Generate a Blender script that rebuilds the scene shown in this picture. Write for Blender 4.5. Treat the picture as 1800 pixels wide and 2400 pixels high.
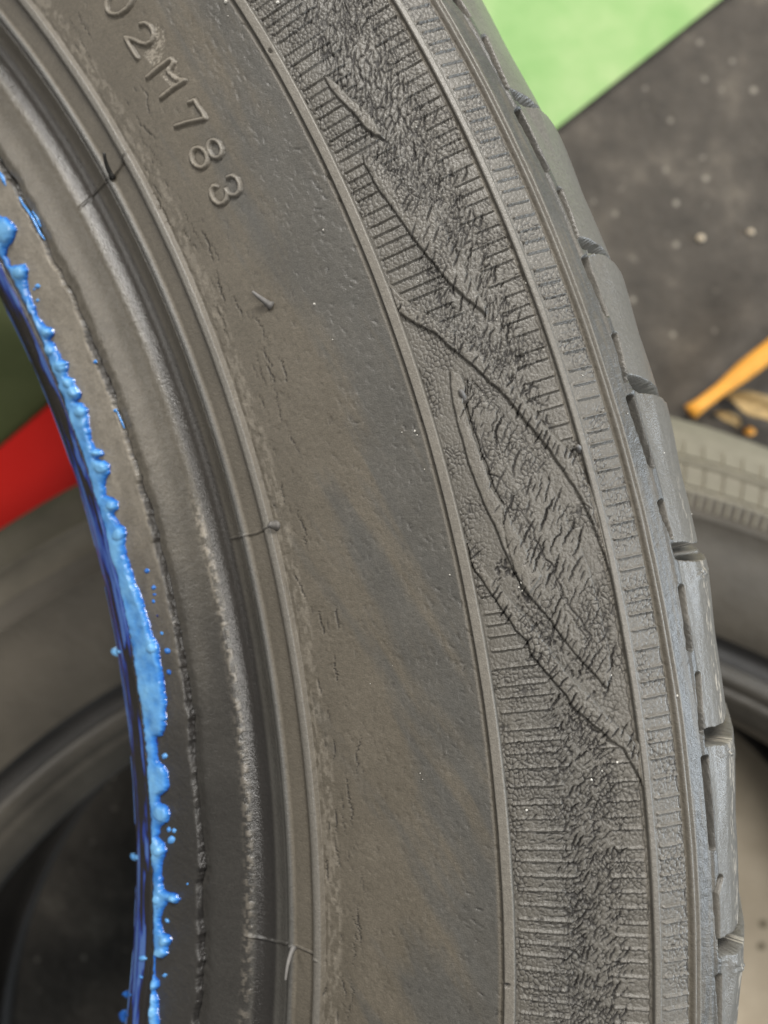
import bpy, math, random
import numpy as np
from mathutils import Vector, Matrix

# ------------------------------------------------------------------ scene, camera, light
for o in list(bpy.data.objects):
    bpy.data.objects.remove(o)
SC = bpy.context.scene
COL = SC.collection
HC = 0.46                                   # camera height above the ground (looks straight down)
FPX = 1733.0                                # focal length in pixels of an 1800 x 2400 frame

cam_d = bpy.data.cameras.new("camera")
cam = bpy.data.objects.new("camera", cam_d)
COL.objects.link(cam)
cam.location = (0, 0, HC)
cam.rotation_euler = (0, 0, 0)
cam_d.sensor_fit = 'VERTICAL'
cam_d.sensor_height = 24.0
cam_d.sensor_width = 18.0
cam_d.lens = FPX / 2400.0 * 24.0
cam_d.clip_start = 0.01
cam_d.clip_end = 200.0
cam_d.dof.use_dof = True
cam_d.dof.focus_distance = 0.1095
cam_d.dof.aperture_fstop = 10.0
SC.camera = cam

# workshop light: neutral ambient, two ceiling tubes and a cool open doorway on the right
world = bpy.data.worlds.new("World")
SC.world = world
world.use_nodes = True
wn = world.node_tree.nodes
wl = world.node_tree.links
wn.clear()
bg = wn.new('ShaderNodeBackground')
bg.inputs['Color'].default_value = (0.86, 0.93, 1.0, 1)
bg.inputs['Strength'].default_value = 0.045
wo = wn.new('ShaderNodeOutputWorld')
wl.new(bg.outputs[0], wo.inputs['Surface'])

def area_lamp(name, loc, target, sx, sy, power, col):
    d = bpy.data.lights.new(name, 'AREA'); d.shape = 'RECTANGLE'; d.size = sx; d.size_y = sy; d.energy = power; d.color = col
    o = bpy.data.objects.new(name, d); COL.objects.link(o); o.location = loc
    o.rotation_euler = (Vector(loc) - Vector(target)).to_track_quat('Z', 'Y').to_euler()
area_lamp('ceiling_lamp_key', (0.05, 1.75, 1.75), (0, 0, 0.3), 1.2, 0.35, 50, (1.0, 0.97, 0.92))
area_lamp('ceiling_lamp_overhead', (0.70, 0.0, 2.5), (0, 0, 0.2), 1.2, 0.3, 27, (1.0, 0.97, 0.92))
area_lamp('bead_sheen_lamp', (-1.9, 0.40, 1.15), (-0.25, 0.1, 0.3), 0.9, 0.6, 8, (1.0, 0.96, 0.90))  # unseen lamp added at the left to give the bead its sheen
area_lamp('doorway_lamp', (2.4, -0.2, 0.78), (0, 0, 0.3), 1.8, 0.7, 50, (0.78, 0.89, 1.0))

SC.view_settings.view_transform = 'Standard'
SC.view_settings.look = 'None'
SC.view_settings.gamma = 1.0
SC.view_settings.exposure = 0.26
SC.render.engine = 'CYCLES'
SC.render.resolution_x = 768
SC.render.resolution_y = 1024

rng = np.random.default_rng(7)
random.seed(7)

# ------------------------------------------------------------------ small helpers
def tag(o, label=None, cat=None, group=None, kind=None):
    if label: o['label'] = label
    if cat: o['category'] = cat
    if group: o['group'] = group
    if kind: o['kind'] = kind
    return o

def link(o, parent=None):
    COL.objects.link(o)
    if parent: o.parent = parent
    return o

def mesh_np(name, V, F, mat, parent=None, smooth=True, attrs=None):
    """V (n,3), F (m,4) or (m,3) int arrays -> object"""
    me = bpy.data.meshes.new(name)
    V = np.asarray(V, np.float32); F = np.asarray(F, np.int32)
    k = F.shape[1]
    me.vertices.add(len(V)); me.vertices.foreach_set('co', V.ravel())
    me.loops.add(F.size); me.loops.foreach_set('vertex_index', F.ravel())
    me.polygons.add(len(F))
    me.polygons.foreach_set('loop_start', np.arange(0, F.size, k, dtype=np.int32))
    if smooth: me.polygons.foreach_set('use_smooth', np.ones(len(F), bool))
    for nm, (typ, arr) in (attrs or {}).items():
        a = me.attributes.new(nm, typ, 'POINT')
        a.data.foreach_set('color' if typ == 'FLOAT_COLOR' else 'value', np.asarray(arr, np.float32).ravel())
    me.update(calc_edges=True)
    me.validate()
    if mat: me.materials.append(mat)
    return link(bpy.data.objects.new(name, me), parent)

def mesh_py(name, V, F, mat, parent=None, smooth=True):
    me = bpy.data.meshes.new(name)
    me.from_pydata([tuple(v) for v in V], [], F)
    if smooth:
        for p in me.polygons: p.use_smooth = True
    me.update()
    if mat: me.materials.append(mat)
    return link(bpy.data.objects.new(name, me), parent)

def sstep(a, b, x):
    t = np.clip((x - a) / (b - a), 0, 1)
    return t * t * (3 - 2 * t)

TAB = rng.random((256, 256))
def vnoise(x, y, seed=0):
    x = np.asarray(x, float) + seed * 17.3; y = np.asarray(y, float) + seed * 31.7
    xi = np.floor(x).astype(int); yi = np.floor(y).astype(int)
    fx = x - xi; fy = y - yi
    fx = fx * fx * (3 - 2 * fx); fy = fy * fy * (3 - 2 * fy)
    a = TAB[xi & 255, yi & 255]; b = TAB[(xi + 1) & 255, yi & 255]
    c = TAB[xi & 255, (yi + 1) & 255]; d = TAB[(xi + 1) & 255, (yi + 1) & 255]
    return (a * (1 - fx) + b * fx) * (1 - fy) + (c * (1 - fx) + d * fx) * fy

def fbm(x, y, seed=0, octv=4):
    s = 0; a = 0.5; t = 0
    for k in range(octv):
        s = s + a * vnoise(x * 2 ** k, y * 2 ** k, seed + k * 3); t += a; a *= 0.5
    return s / t

JX = rng.random((256, 256)); JY = rng.random((256, 256))
def voronoi_edge(x, y):
    xi = np.floor(x).astype(int); yi = np.floor(y).astype(int)
    f1 = np.full(x.shape, 9.0); f2 = np.full(x.shape, 9.0)
    for dx in (-1, 0, 1):
        for dy in (-1, 0, 1):
            cx = xi + dx; cy = yi + dy
            d = np.hypot(cx + JX[cx & 255, cy & 255] - x, cy + JY[cx & 255, cy & 255] - y)
            f2 = np.minimum(f2, np.maximum(f1, d)); f1 = np.minimum(f1, d)
    return f2 - f1

# ------------------------------------------------------------------ materials
def new_mat(name):
    m = bpy.data.materials.new(name); m.use_nodes = True
    nt = m.node_tree; b = nt.nodes['Principled BSDF']
    return m, nt, b

def n_noise(nt, scale, detail=4, rough=0.6, vec=None, dist=0.0):
    t = nt.nodes.new('ShaderNodeTexNoise')
    t.inputs['Scale'].default_value = scale; t.inputs['Detail'].default_value = detail
    t.inputs['Roughness'].default_value = rough; t.inputs['Distortion'].default_value = dist
    if vec is not None: nt.links.new(vec, t.inputs['Vector'])
    return t.outputs['Fac']

def n_coord(nt):
    return nt.nodes.new('ShaderNodeTexCoord').outputs['Object']

def n_ramp(nt, fac, stops):
    r = nt.nodes.new('ShaderNodeValToRGB'); e = r.color_ramp.elements
    e[0].position, e[0].color = stops[0][0], (*stops[0][1], 1)
    e[1].position, e[1].color = stops[-1][0], (*stops[-1][1], 1)
    for p, c in stops[1:-1]:
        x = e.new(p); x.color = (*c, 1)
    nt.links.new(fac, r.inputs['Fac'])
    return r.outputs['Color']

def n_mix(nt, fac, a, b, blend='MIX'):
    m = nt.nodes.new('ShaderNodeMix'); m.data_type = 'RGBA'; m.blend_type = blend
    for sock, v in ((m.inputs[0], fac), (m.inputs[6], a), (m.inputs[7], b)):
        if isinstance(v, (int, float)): sock.default_value = v
        elif isinstance(v, tuple): sock.default_value = (*v, 1)
        else: nt.links.new(v, sock)
    return m.outputs[2]

def n_math(nt, op, a, b=0.0):
    m = nt.nodes.new('ShaderNodeMath'); m.operation = op
    for sock, v in ((m.inputs[0], a), (m.inputs[1], b)):
        if isinstance(v, (int, float)): sock.default_value = v
        else: nt.links.new(v, sock)
    return m.outputs[0]

def n_range(nt, v, a, b, c, d):
    m = nt.nodes.new('ShaderNodeMapRange')
    nt.links.new(v, m.inputs[0])
    for i, q in enumerate((a, b, c, d)): m.inputs[i + 1].default_value = q
    return m.outputs[0]

def n_bump(nt, b, h, dist, strength=1.0):
    k = nt.nodes.new('ShaderNodeBump'); k.inputs['Strength'].default_value = strength
    k.inputs['Distance'].default_value = dist
    nt.links.new(h, k.inputs['Height']); nt.links.new(k.outputs[0], b.inputs['Normal'])

def mat_rubber():
    m, nt, b = new_mat('weathered_rubber')
    at = nt.nodes.new('ShaderNodeAttribute'); at.attribute_name = 'wear_shade'
    sep = nt.nodes.new('ShaderNodeSeparateColor'); nt.links.new(at.outputs['Color'], sep.inputs[0])
    dirt, crack, pale = sep.outputs[0], sep.outputs[1], sep.outputs[2]  # crack channel also holds the shade painted on the bead
    sm = nt.nodes.new('ShaderNodeAttribute'); sm.attribute_name = 'smear'
    co = n_coord(nt)
    n1 = n_noise(nt, 90, 5, 0.6, co)
    n2 = n_noise(nt, 1400, 3, 0.65, co)
    n3 = n_noise(nt, 4200, 2, 0.6, co)
    grey = n_ramp(nt, n1, [(0.3, (0.078, 0.0755, 0.069)), (0.7, (0.100, 0.097, 0.089))])
    brown = n_ramp(nt, n1, [(0.3, (0.100, 0.087, 0.067)), (0.7, (0.126, 0.110, 0.086))])
    c = n_mix(nt, dirt, grey, brown)
    c = n_mix(nt, pale, c, (0.40, 0.36, 0.30))
    g = n_range(nt, n2, 0.3, 0.7, 0.88, 1.13)
    g2 = n_range(nt, n3, 0.3, 0.7, 0.86, 1.14)
    c = n_mix(nt, 1.0, c, n_math(nt, 'MULTIPLY', g, g2), 'MULTIPLY')
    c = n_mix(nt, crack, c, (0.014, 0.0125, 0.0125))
    blue = n_ramp(nt, sm.outputs['Fac'], [(0.0, (0.012, 0.014, 0.10)), (0.45, (0.03, 0.06, 0.30)), (1.0, (0.22, 0.44, 0.76))])
    c = n_mix(nt, n_range(nt, sm.outputs['Fac'], 0.14, 0.42, 0.0, 1.0), c, blue)
    nt.links.new(c, b.inputs['Base Color'])
    r = n_range(nt, dirt, 0, 1, 0.37, 0.50)
    gl = at.outputs['Alpha']
    r = n_math(nt, 'ADD', r, n_math(nt, 'MULTIPLY', n_math(nt, 'MULTIPLY', crack, 0.3), n_math(nt, 'SUBTRACT', 1.0, gl)))
    r = n_math(nt, 'SUBTRACT', r, n_math(nt, 'MULTIPLY', gl, 0.18))
    r = n_math(nt, 'SUBTRACT', r, n_range(nt, sm.outputs['Fac'], 0.04, 0.4, 0.0, 0.3))
    nt.links.new(r, b.inputs['Roughness'])
    b.inputs['Specular IOR Level'].default_value = 0.5
    h = n_math(nt, 'ADD', n_math(nt, 'MULTIPLY', n2, 0.6), n_math(nt, 'MULTIPLY', n3, 0.5))
    n_bump(nt, b, h, 0.00014, 0.9)
    return m

def mat_plain_rubber(name, c0, c1, rough=0.6, scale=60, bump=0.0003):
    m, nt, b = new_mat(name)
    co = n_coord(nt)
    n1 = n_noise(nt, scale, 5, 0.6, co)
    c = n_ramp(nt, n1, [(0.3, c0), (0.7, c1)])
    nt.links.new(c, b.inputs['Base Color'])
    b.inputs['Roughness'].default_value = rough
    n_bump(nt, b, n_noise(nt, scale * 8, 3, 0.6, co), bump, 0.6)
    return m

def mat_paint():
    m, nt, b = new_mat('wet_blue_paint')
    at = nt.nodes.new('ShaderNodeAttribute'); at.attribute_name = 'thick'
    co = n_coord(nt)
    n1 = n_noise(nt, 500, 3, 0.6, co)
    v = n_math(nt, 'ADD', at.outputs['Fac'], n_range(nt, n1, 0.3, 0.7, -0.12, 0.12))
    c = n_ramp(nt, v, [(0.02, (0.012, 0.014, 0.12)), (0.14, (0.025, 0.12, 0.46)), (0.42, (0.045, 0.22, 0.64)), (0.98, (0.20, 0.48, 0.82))])
    vo = nt.nodes.new('ShaderNodeTexVoronoi'); vo.inputs['Scale'].default_value = 650
    nt.links.new(co, vo.inputs['Vector'])
    pit = n_range(nt, vo.outputs['Distance'], 0.06, 0.16, 1.0, 0.0)
    pm = n_math(nt, 'MULTIPLY', pit, n_range(nt, n_noise(nt, 150, 3, 0.6, co), 0.56, 0.62, 0.0, 1.0))
    c = n_mix(nt, n_math(nt, 'MULTIPLY', pm, 0.55), c, (0.02, 0.03, 0.09))
    nt.links.new(c, b.inputs['Base Color'])
    b.inputs['Roughness'].default_value = 0.16
    b.inputs['Specular IOR Level'].default_value = 0.6
    h = n_math(nt, 'SUBTRACT', n_noise(nt, 260, 3, 0.55, co), n_math(nt, 'MULTIPLY', pm, 0.8))
    n_bump(nt, b, h, 0.00025, 0.7)
    return m

def mat_ground(name, stops, scale, rough=0.85, bump=0.002, speck=None):
    m, nt, b = new_mat(name)
    co = n_coord(nt)
    n1 = n_noise(nt, scale, 8, 0.68, co)
    c = n_ramp(nt, n1, stops)
    if speck:
        vo = nt.nodes.new('ShaderNodeTexVoronoi'); vo.inputs['Scale'].default_value = speck[0]
        nt.links.new(co, vo.inputs['Vector'])
        k = n_range(nt, vo.outputs['Distance'], 0.10, 0.22, 1.0, 0.0)
        k = n_math(nt, 'MULTIPLY', k, n_range(nt, n_noise(nt, speck[0] * 0.9, 1, 0.5, co), 0.5, 0.62, 0.0, 1.0))
        c = n_mix(nt, k, c, speck[1])
    nt.links.new(c, b.inputs['Base Color'])
    b.inputs['Roughness'].default_value = rough
    n_bump(nt, b, n_noise(nt, scale * 6, 5, 0.65, co), bump, 0.8)
    return m

M_RUB = mat_rubber()
M_CARC = mat_plain_rubber('carcass_rubber', (0.080, 0.075, 0.066), (0.105, 0.098, 0.086), 0.5, 90, 0.0002)
M_HAIR = mat_plain_rubber('dark_nub_rubber', (0.03, 0.03, 0.028), (0.05, 0.048, 0.045), 0.5, 900, 0.00005)
M_NUB = mat_plain_rubber('nub_rubber', (0.12, 0.115, 0.11), (0.19, 0.18, 0.17), 0.5, 900, 0.00005)
M_PAINT = mat_paint()
M_ASPH = mat_ground('dark_ground_dirt', [(0.3, (0.040, 0.034, 0.027)), (0.55, (0.080, 0.068, 0.054)), (0.72, (0.15, 0.128, 0.10))], 26, speck=(90, (0.30, 0.27, 0.22)))
M_GREEN = mat_ground('green_floor_paint', [(0.3, (0.15, 0.34, 0.075)), (0.5, (0.25, 0.42, 0.14)), (0.7, (0.38, 0.50, 0.22))], 9, 0.6, 0.001)
M_OLIVE = mat_ground('olive_mat_fibre', [(0.3, (0.075, 0.09, 0.03)), (0.7, (0.13, 0.145, 0.06))], 12, 0.9, 0.001)
M_RED = mat_ground('red_gloss_paint', [(0.3, (0.72, 0.014, 0.011)), (0.7, (0.82, 0.025, 0.016))], 10, 0.4, 0.0005)
M_CARD = mat_ground('tan_card', [(0.3, (0.46, 0.39, 0.29)), (0.7, (0.62, 0.54, 0.42))], 30, 0.9, 0.0008, speck=(60, (0.20, 0.17, 0.12)))

# ------------------------------------------------------------------ ground
def g_px(x, y, depth=HC, z=None):
    return ((x - 900) / FPX * depth, -(y - 1200) / FPX * depth)

def sheet(name, pts, z, mat, kind='structure'):
    o = mesh_py(name, [(p[0], p[1], z) for p in pts], [list(range(len(pts)))], mat, smooth=False)
    o['kind'] = kind
    return o

sheet('ground', [(-30, -30), (30, -30), (30, 30), (-30, 30)], 0.0, M_ASPH)
e0 = Vector(g_px(1291, 315)); e1 = Vector(g_px(1693, 0)); ed = (e1 - e0).normalized(); en = Vector((-ed.y, ed.x))
sheet('green_floor', [e0 - ed * 0.22, e1 + ed * 12, e1 + ed * 12 + en * 12, e0 - ed * 0.22 + en * 12], 0.004, M_GREEN)
r0 = Vector(g_px(0, 1069)); r1 = Vector(g_px(119, 966)); rd = (r1 - r0).normalized(); rn = Vector((-rd.y, rd.x))

def slab(name, pts, z0, z1, mat, bev=0.002, parent=None):
    import bmesh
    bm = bmesh.new()
    f = bm.faces.new([bm.verts.new((p[0], p[1], z0)) for p in pts])
    r = bmesh.ops.extrude_face_region(bm, geom=[f])
    bmesh.ops.translate(bm, vec=(0, 0, z1 - z0), verts=[v for v in r['geom'] if isinstance(v, bmesh.types.BMVert)])
    bmesh.ops.bevel(bm, geom=list(bm.edges), offset=bev, segments=2, affect='EDGES')
    bmesh.ops.recalc_face_normals(bm, faces=bm.faces)
    me = bpy.data.meshes.new(name); bm.to_mesh(me); bm.free(); me.materials.append(mat)
    return link(bpy.data.objects.new(name, me), parent)

red = slab('red_board', [r0 - rd * 0.5, r0 + rd * 0.16, r0 + rd * 0.16 - rn * 0.11, r0 - rd * 0.5 - rn * 0.11], 0.0, 0.012, M_RED, 0.002)
tag(red, 'flat bright red board on the ground seen through the hole of the front tyre', 'board')
ol = slab('olive_mat', [r0 - rd * 0.6 + rn * 0.004, r0 + rd * 0.20 + rn * 0.004, r0 + rd * 0.20 + rn * 0.5, r0 - rd * 0.6 + rn * 0.5], 0.0, 0.006, M_OLIVE, 0.001)
tag(ol, 'dull olive green mat lying beyond the red board at left', 'mat')
cd = slab('cardboard_sheet', [g_px(1350, 1500), g_px(2400, 1500), g_px(2400, 2900), g_px(1350, 2900)], 0.0, 0.004, M_CARD, 0.0008)
tag(cd, 'tan cardboard sheet on the ground inside the hole of the rear tyre', 'cardboard')

# ------------------------------------------------------------------ front tyre: pose and profile (millimetres)
T_C = np.array([-0.25224483, 0.06810291, 0.19492117])
N_C = np.array([0.30993484, -0.00776053, 0.95072613])
U_C = np.array([0.9507578, 0.00252983, -0.30992451])
V_C = np.array([0.0, 0.99996669, 0.00816247])

PR0 = np.array([206.2, 206.8, 207.6, 208.6, 209.6, 212, 215.5, 222, 229, 233, 237, 240, 242.5, 245, 247.5, 249, 254.7, 262, 272, 285, 293, 304.8, 310.1, 313, 315.6, 316.9, 317.9, 318.5, 319.0, 319.2, 319.4])
PH0 = np.array([34, 27, 21.5, 17.5, 14.8, 12.8, 11.2, 8.4, 6.0, 5.0, 4.9, 5.6, 6.9, 6.0, 3.7, 2.7, 1.4, .4, 0, .5, 1.6, 4.0, 7.3, 10.2, 14.6, 18.6, 25, 34, 44, 56, 72])
_q = np.r_[0, np.cumsum(np.hypot(np.diff(PR0), np.diff(PH0)))]
_s = np.arange(0, _q[-1], 0.05)
_r = np.interp(_s, _q, PR0); _h = np.interp(_s, _q, PH0)
_k = np.exp(-0.5 * (np.arange(-60, 61) / 18.0) ** 2); _k /= _k.sum()
_r = np.convolve(np.r_[np.linspace(_r[0] - (_r[60] - _r[0]), _r[0], 60, False), _r, np.linspace(_r[-1], 2 * _r[-1] - _r[-61], 61)[1:]], _k, 'valid')
_h = np.convolve(np.r_[np.linspace(_h[0] - (_h[60] - _h[0]), _h[0], 60, False), _h, np.linspace(_h[-1], 2 * _h[-1] - _h[-61], 61)[1:]], _k, 'valid')
_s = np.r_[0, np.cumsum(np.hypot(np.diff(_r), np.diff(_h)))]

def h_of(r): return np.interp(r, _r, _h)

def px2rt(P):
    """photo pixel -> (r mm, theta rad) on the tyre's base surface"""
    P = np.atleast_2d(np.asarray(P, float))
    d = np.c_[(P[:, 0] - 900) / FPX, (P[:, 1] - 1200) / FPX, np.ones(len(P))]
    h = np.full(len(P), 3.0); nt_ = N_C @ T_C; nd = d @ N_C
    for i in range(40):
        q = d * ((nt_ + h / 1000) / nd)[:, None] - T_C
        r = np.hypot(q @ U_C, q @ V_C) * 1000
        h = 0.6 * h + 0.4 * h_of(r)
    return r, np.arctan2(-(q @ V_C), q @ U_C)

def rt2px(r, th, h):
    p = [T_C[i] + U_C[i] * r * np.cos(th) / 1000 - V_C[i] * r * np.sin(th) / 1000 + N_C[i] * h / 1000 for i in range(3)]
    return 900 + FPX * p[0] / p[2], 1200 + FPX * p[1] / p[2]

TH0, TH1 = math.radians(-9.0), math.radians(42.0)
NT = 1900
TH = np.linspace(TH0, TH1, NT)
ds = [0.0]
while ds[-1] < _s[-1]:
    rr = np.interp(ds[-1], _s, _r)
    st = 0.5 if rr < 209 else 0.26 if rr < 230 else 0.36 if rr < 247 else 0.20 if rr < 256 else 0.23 if rr < 282.5 else 0.118 if rr < 305.5 else 0.15 if rr < 317.0 else 0.4 if rr < 318.5 else 1.0
    ds.append(ds[-1] + st)
SS = np.array(ds[:-1]); NR = len(SS)
R1 = np.interp(SS, _s, _r); H1 = np.interp(SS, _s, _h)
DR = np.gradient(R1, SS); DH = np.gradient(H1, SS); LN = np.hypot(DR, DH)
NX1 = DH / LN; NZ1 = DR / LN            # outward normal: (radial, up)
RG, TG = np.meshgrid(R1, TH)            # (NT, NR)
HG = np.broadcast_to(H1, RG.shape)
PX, PY = rt2px(RG, TG, HG)
AG = TG * 285.0                         # arc millimetres
SG = np.broadcast_to(SS, RG.shape)
DISP = np.zeros(RG.shape)
CRK = np.zeros(RG.shape)                # crack depth
DIRT = np.zeros(RG.shape); PALE = np.zeros(RG.shape); SMEAR = np.zeros(RG.shape); DARK = np.zeros(RG.shape)
LAB = np.zeros((NT, NR), np.int32)
NAMES = {}

def zf(r0_, r1_, sa, ss, seed, octv=4):
    out = np.full(RG.shape, 0.5); j = np.where((R1 >= r0_) & (R1 <= r1_))[0]; sl = slice(j[0], j[-1] + 1)
    out[:, sl] = fbm(AG[:, sl] / sa, SG[:, sl] / ss, seed, octv)
    return out
def tf(sa, off, seed, octv):                 # noise along the circumference only
    return fbm(TH * 285.0 / sa, TH * 0 + off, seed, octv)[:, None] * np.ones((1, NR))
def trap(r, a, b, e): return sstep(a - e, a + e, r) * (1 - sstep(b - e, b + e, r))

MMPX = 0.065
def zoom(x0, y0, s, pts): return np.array([(x0 + a / s, y0 + b / s) for a, b in pts], float)

def sub_box(P, pad):
    x0, y0 = P.min(0) - pad; x1, y1 = P.max(0) + pad
    m = (PX > x0) & (PX < x1) & (PY > y0) & (PY < y1)
    ii = np.where(m.any(1))[0]; jj = np.where(m.any(0))[0]
    if len(ii) == 0 or len(jj) == 0: return None
    return slice(ii[0], ii[-1] + 1), slice(jj[0], jj[-1] + 1)

def seg_dist(X, Y, P, closed=False):
    Q = np.vstack([P, P[:1]]) if closed else P
    d = np.full(X.shape, 1e9)
    for a, b in zip(Q[:-1], Q[1:]):
        ab = b - a; L = ab @ ab + 1e-9
        t = np.clip(((X - a[0]) * ab[0] + (Y - a[1]) * ab[1]) / L, 0, 1)
        d = np.minimum(d, np.hypot(X - a[0] - t * ab[0], Y - a[1] - t * ab[1]))
    return d

def inside(X, Y, P):
    c = np.zeros(X.shape, bool); n = len(P)
    for i in range(n):
        a, b = P[i], P[(i + 1) % n]
        if a[1] == b[1]: continue
        c ^= ((a[1] > Y) != (b[1] > Y)) & (X < (b[0] - a[0]) * (Y - a[1]) / (b[1] - a[1]) + a[0])
    return c

# ---- concentric ridges and channels
WOB = 0.10 * (zf(240, 314, 9, 9, 3, 3) - 0.5)
RW = RG + WOB
DISP += 0.45 * trap(RW, 248.0, 248.75, 0.18) - 0.35 * trap(RW, 247.2, 247.85, 0.15)
DISP += -0.45 * trap(RW, 248.95, 252.9, 0.22)
DISP += 0.85 * np.sqrt(np.clip(1 - ((RW - 253.95) / 0.95) ** 2, 0, 1)) - 0.12 * trap(RW, 255.0, 255.5, 0.15)
DISP += 0.75 * trap(RW, 283.55, 285.15, 0.16) - 0.12 * trap(RW, 282.9, 283.35, 0.15)
DISP += 0.50 * trap(RW, 304.1, 305.05, 0.14) - 0.25 * trap(RW, 303.75, 303.98, 0.1)
DISP += 0.42 * trap(RW, 309.45, 309.85, 0.12) + 0.34 * trap(RW, 310.15, 310.5, 0.1) - 0.3 * trap(RW, 309.0, 309.3, 0.1) - 0.22 * trap(RW, 309.92, 310.08, 0.06)
DISP += 0.25 * trap(RW, 312.7, 313.5, 0.2)
LEDGE = 229.2 + 1.1 * (tf(5.5, 3.1, 5, 4) - 0.5) * 2
DISP += -0.75 * sstep(LEDGE - 0.10, LEDGE + 0.12, RG) * (1 - sstep(LEDGE + 0.3, LEDGE + 3.5, RG))
GAPW = sstep(0.35, 0.6, tf(14, 9.0, 8, 3))
CRK = np.maximum(CRK, (0.5 + 0.9 * GAPW) * np.exp(-((RG - LEDGE - 0.2) / (0.16 + 0.22 * GAPW)) ** 2))
GRV = 216.0 + 0.25 * (tf(20, 1.0, 12, 2) - 0.5)
CRK = np.maximum(CRK, 1.1 * np.exp(-((RG - GRV) / 0.32) ** 2))
# scuffed crest of the bead
SCF = sstep(0.45, 0.62, zf(235, 244, 0.9, 0.5, 21, 4)) * np.exp(-((RG - 239.3 - 0.5 * np.sin(AG / 30)) / 0.75) ** 2) * (1 - sstep(math.radians(15.5), math.radians(18.5), TG))
DISP += 0.30 * np.exp(-((RG - 239.3) / 1.3) ** 2)
PALE = np.maximum(PALE, 0.70 * SCF); DISP += 0.10 * SCF

# ---- embossed lettering  (0 2 M 7 8 3, tops outward)
ZL = (220, 0, 6.9125)
ZM = (360, 200, 6.9125)
def ell(cx, cy, a, b, rot, t0=0, t1=360, n=28):
    t = np.radians(np.linspace(t0, t1, n)); c, s = math.cos(math.radians(rot)), math.sin(math.radians(rot))
    x = a * np.cos(t); y = b * np.sin(t)
    return [(cx + x[i] * c - y[i] * s, cy + x[i] * s + y[i] * c) for i in range(n)]
CHARS = [
    ('0', [zoom(*ZL, ell(430, 10, 270, 175, -50))]),
    ('2', [zoom(*ZL, [(760, 400), (830, 385), (905, 420), (955, 500), (975, 590), (940, 680), (860, 730), (760, 710), (650, 650), (520, 620), (590, 760), (710, 950)])]),
    ('M', [zoom(*ZL, [(870, 1265), (1050, 1110), (1250, 960), (1300, 1010), (1200, 1170), (1330, 1290), (1480, 1310), (1290, 1430), (1090, 1590)])]),
    ('7', [zoom(*ZM, [(580, 290), (670, 250), (720, 340), (800, 460), (845, 545), (700, 575), (540, 610), (360, 670)])]),
    ('8', [zoom(*ZM, ell(745, 1180, 165, 125, 70)), zoom(*ZM, ell(1000, 1040, 150, 105, 70))]),
    ('3', [zoom(*ZM, [(1205, 1500), (1270, 1470), (1345, 1510), (1400, 1600), (1400, 1710), (1340, 1785), (1260, 1785), (1200, 1745), (1172, 1690)]), zoom(*ZM, [(1172, 1690), (1200, 1770), (1190, 1850), (1140, 1915), (1060, 1935), (985, 1880), (935, 1785), (935, 1695), (975, 1635), (1020, 1645)])]),
]
lid = 40
for ch, polys in CHARS:
    allp = np.vstack(polys); sb = sub_box(allp, 14)
    X, Y = PX[sb], PY[sb]
    d = np.min([seg_dist(X, Y, p) for p in polys], 0)
    w = 6.0
    DISP[sb] += 0.50 * (1 - sstep(w * 0.35, w, d))
    PALE[sb] = np.maximum(PALE[sb], 0.30 * (1 - sstep(w * 0.5, w, d)))
    CRK[sb] = np.maximum(CRK[sb], 0.10 * np.exp(-((d - w * 1.15) / 1.6) ** 2))
    LAB[sb] = np.where(d < w * 1.05, lid, LAB[sb])
    NAMES[lid] = ('embossed_character', ch); lid += 1
# glossy scraped patches beside the 2 and the M
for P in (zoom(*ZL, [(985, 390), (1070, 380), (1150, 480), (1165, 600), (1130, 820), (1080, 1000), (960, 1060), (790, 880), (940, 740), (1010, 620)]),
          zoom(*ZL, [(1260, 960), (1340, 990), (1380, 1160), (1420, 1290), (1260, 1400), (1080, 1200), (1200, 1160)])):
    sb = sub_box(P, 6); X, Y = PX[sb], PY[sb]; m = inside(X, Y, P)
    dd = np.where(m, seg_dist(X, Y, P, True), 0)
    DISP[sb] -= 0.14 * sstep(0, 3, dd)
    PALE[sb] = np.maximum(PALE[sb], 0.5 * m * sstep(0.42, 0.6, fbm(X / 5, Y / 3, 33, 3)))

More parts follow.
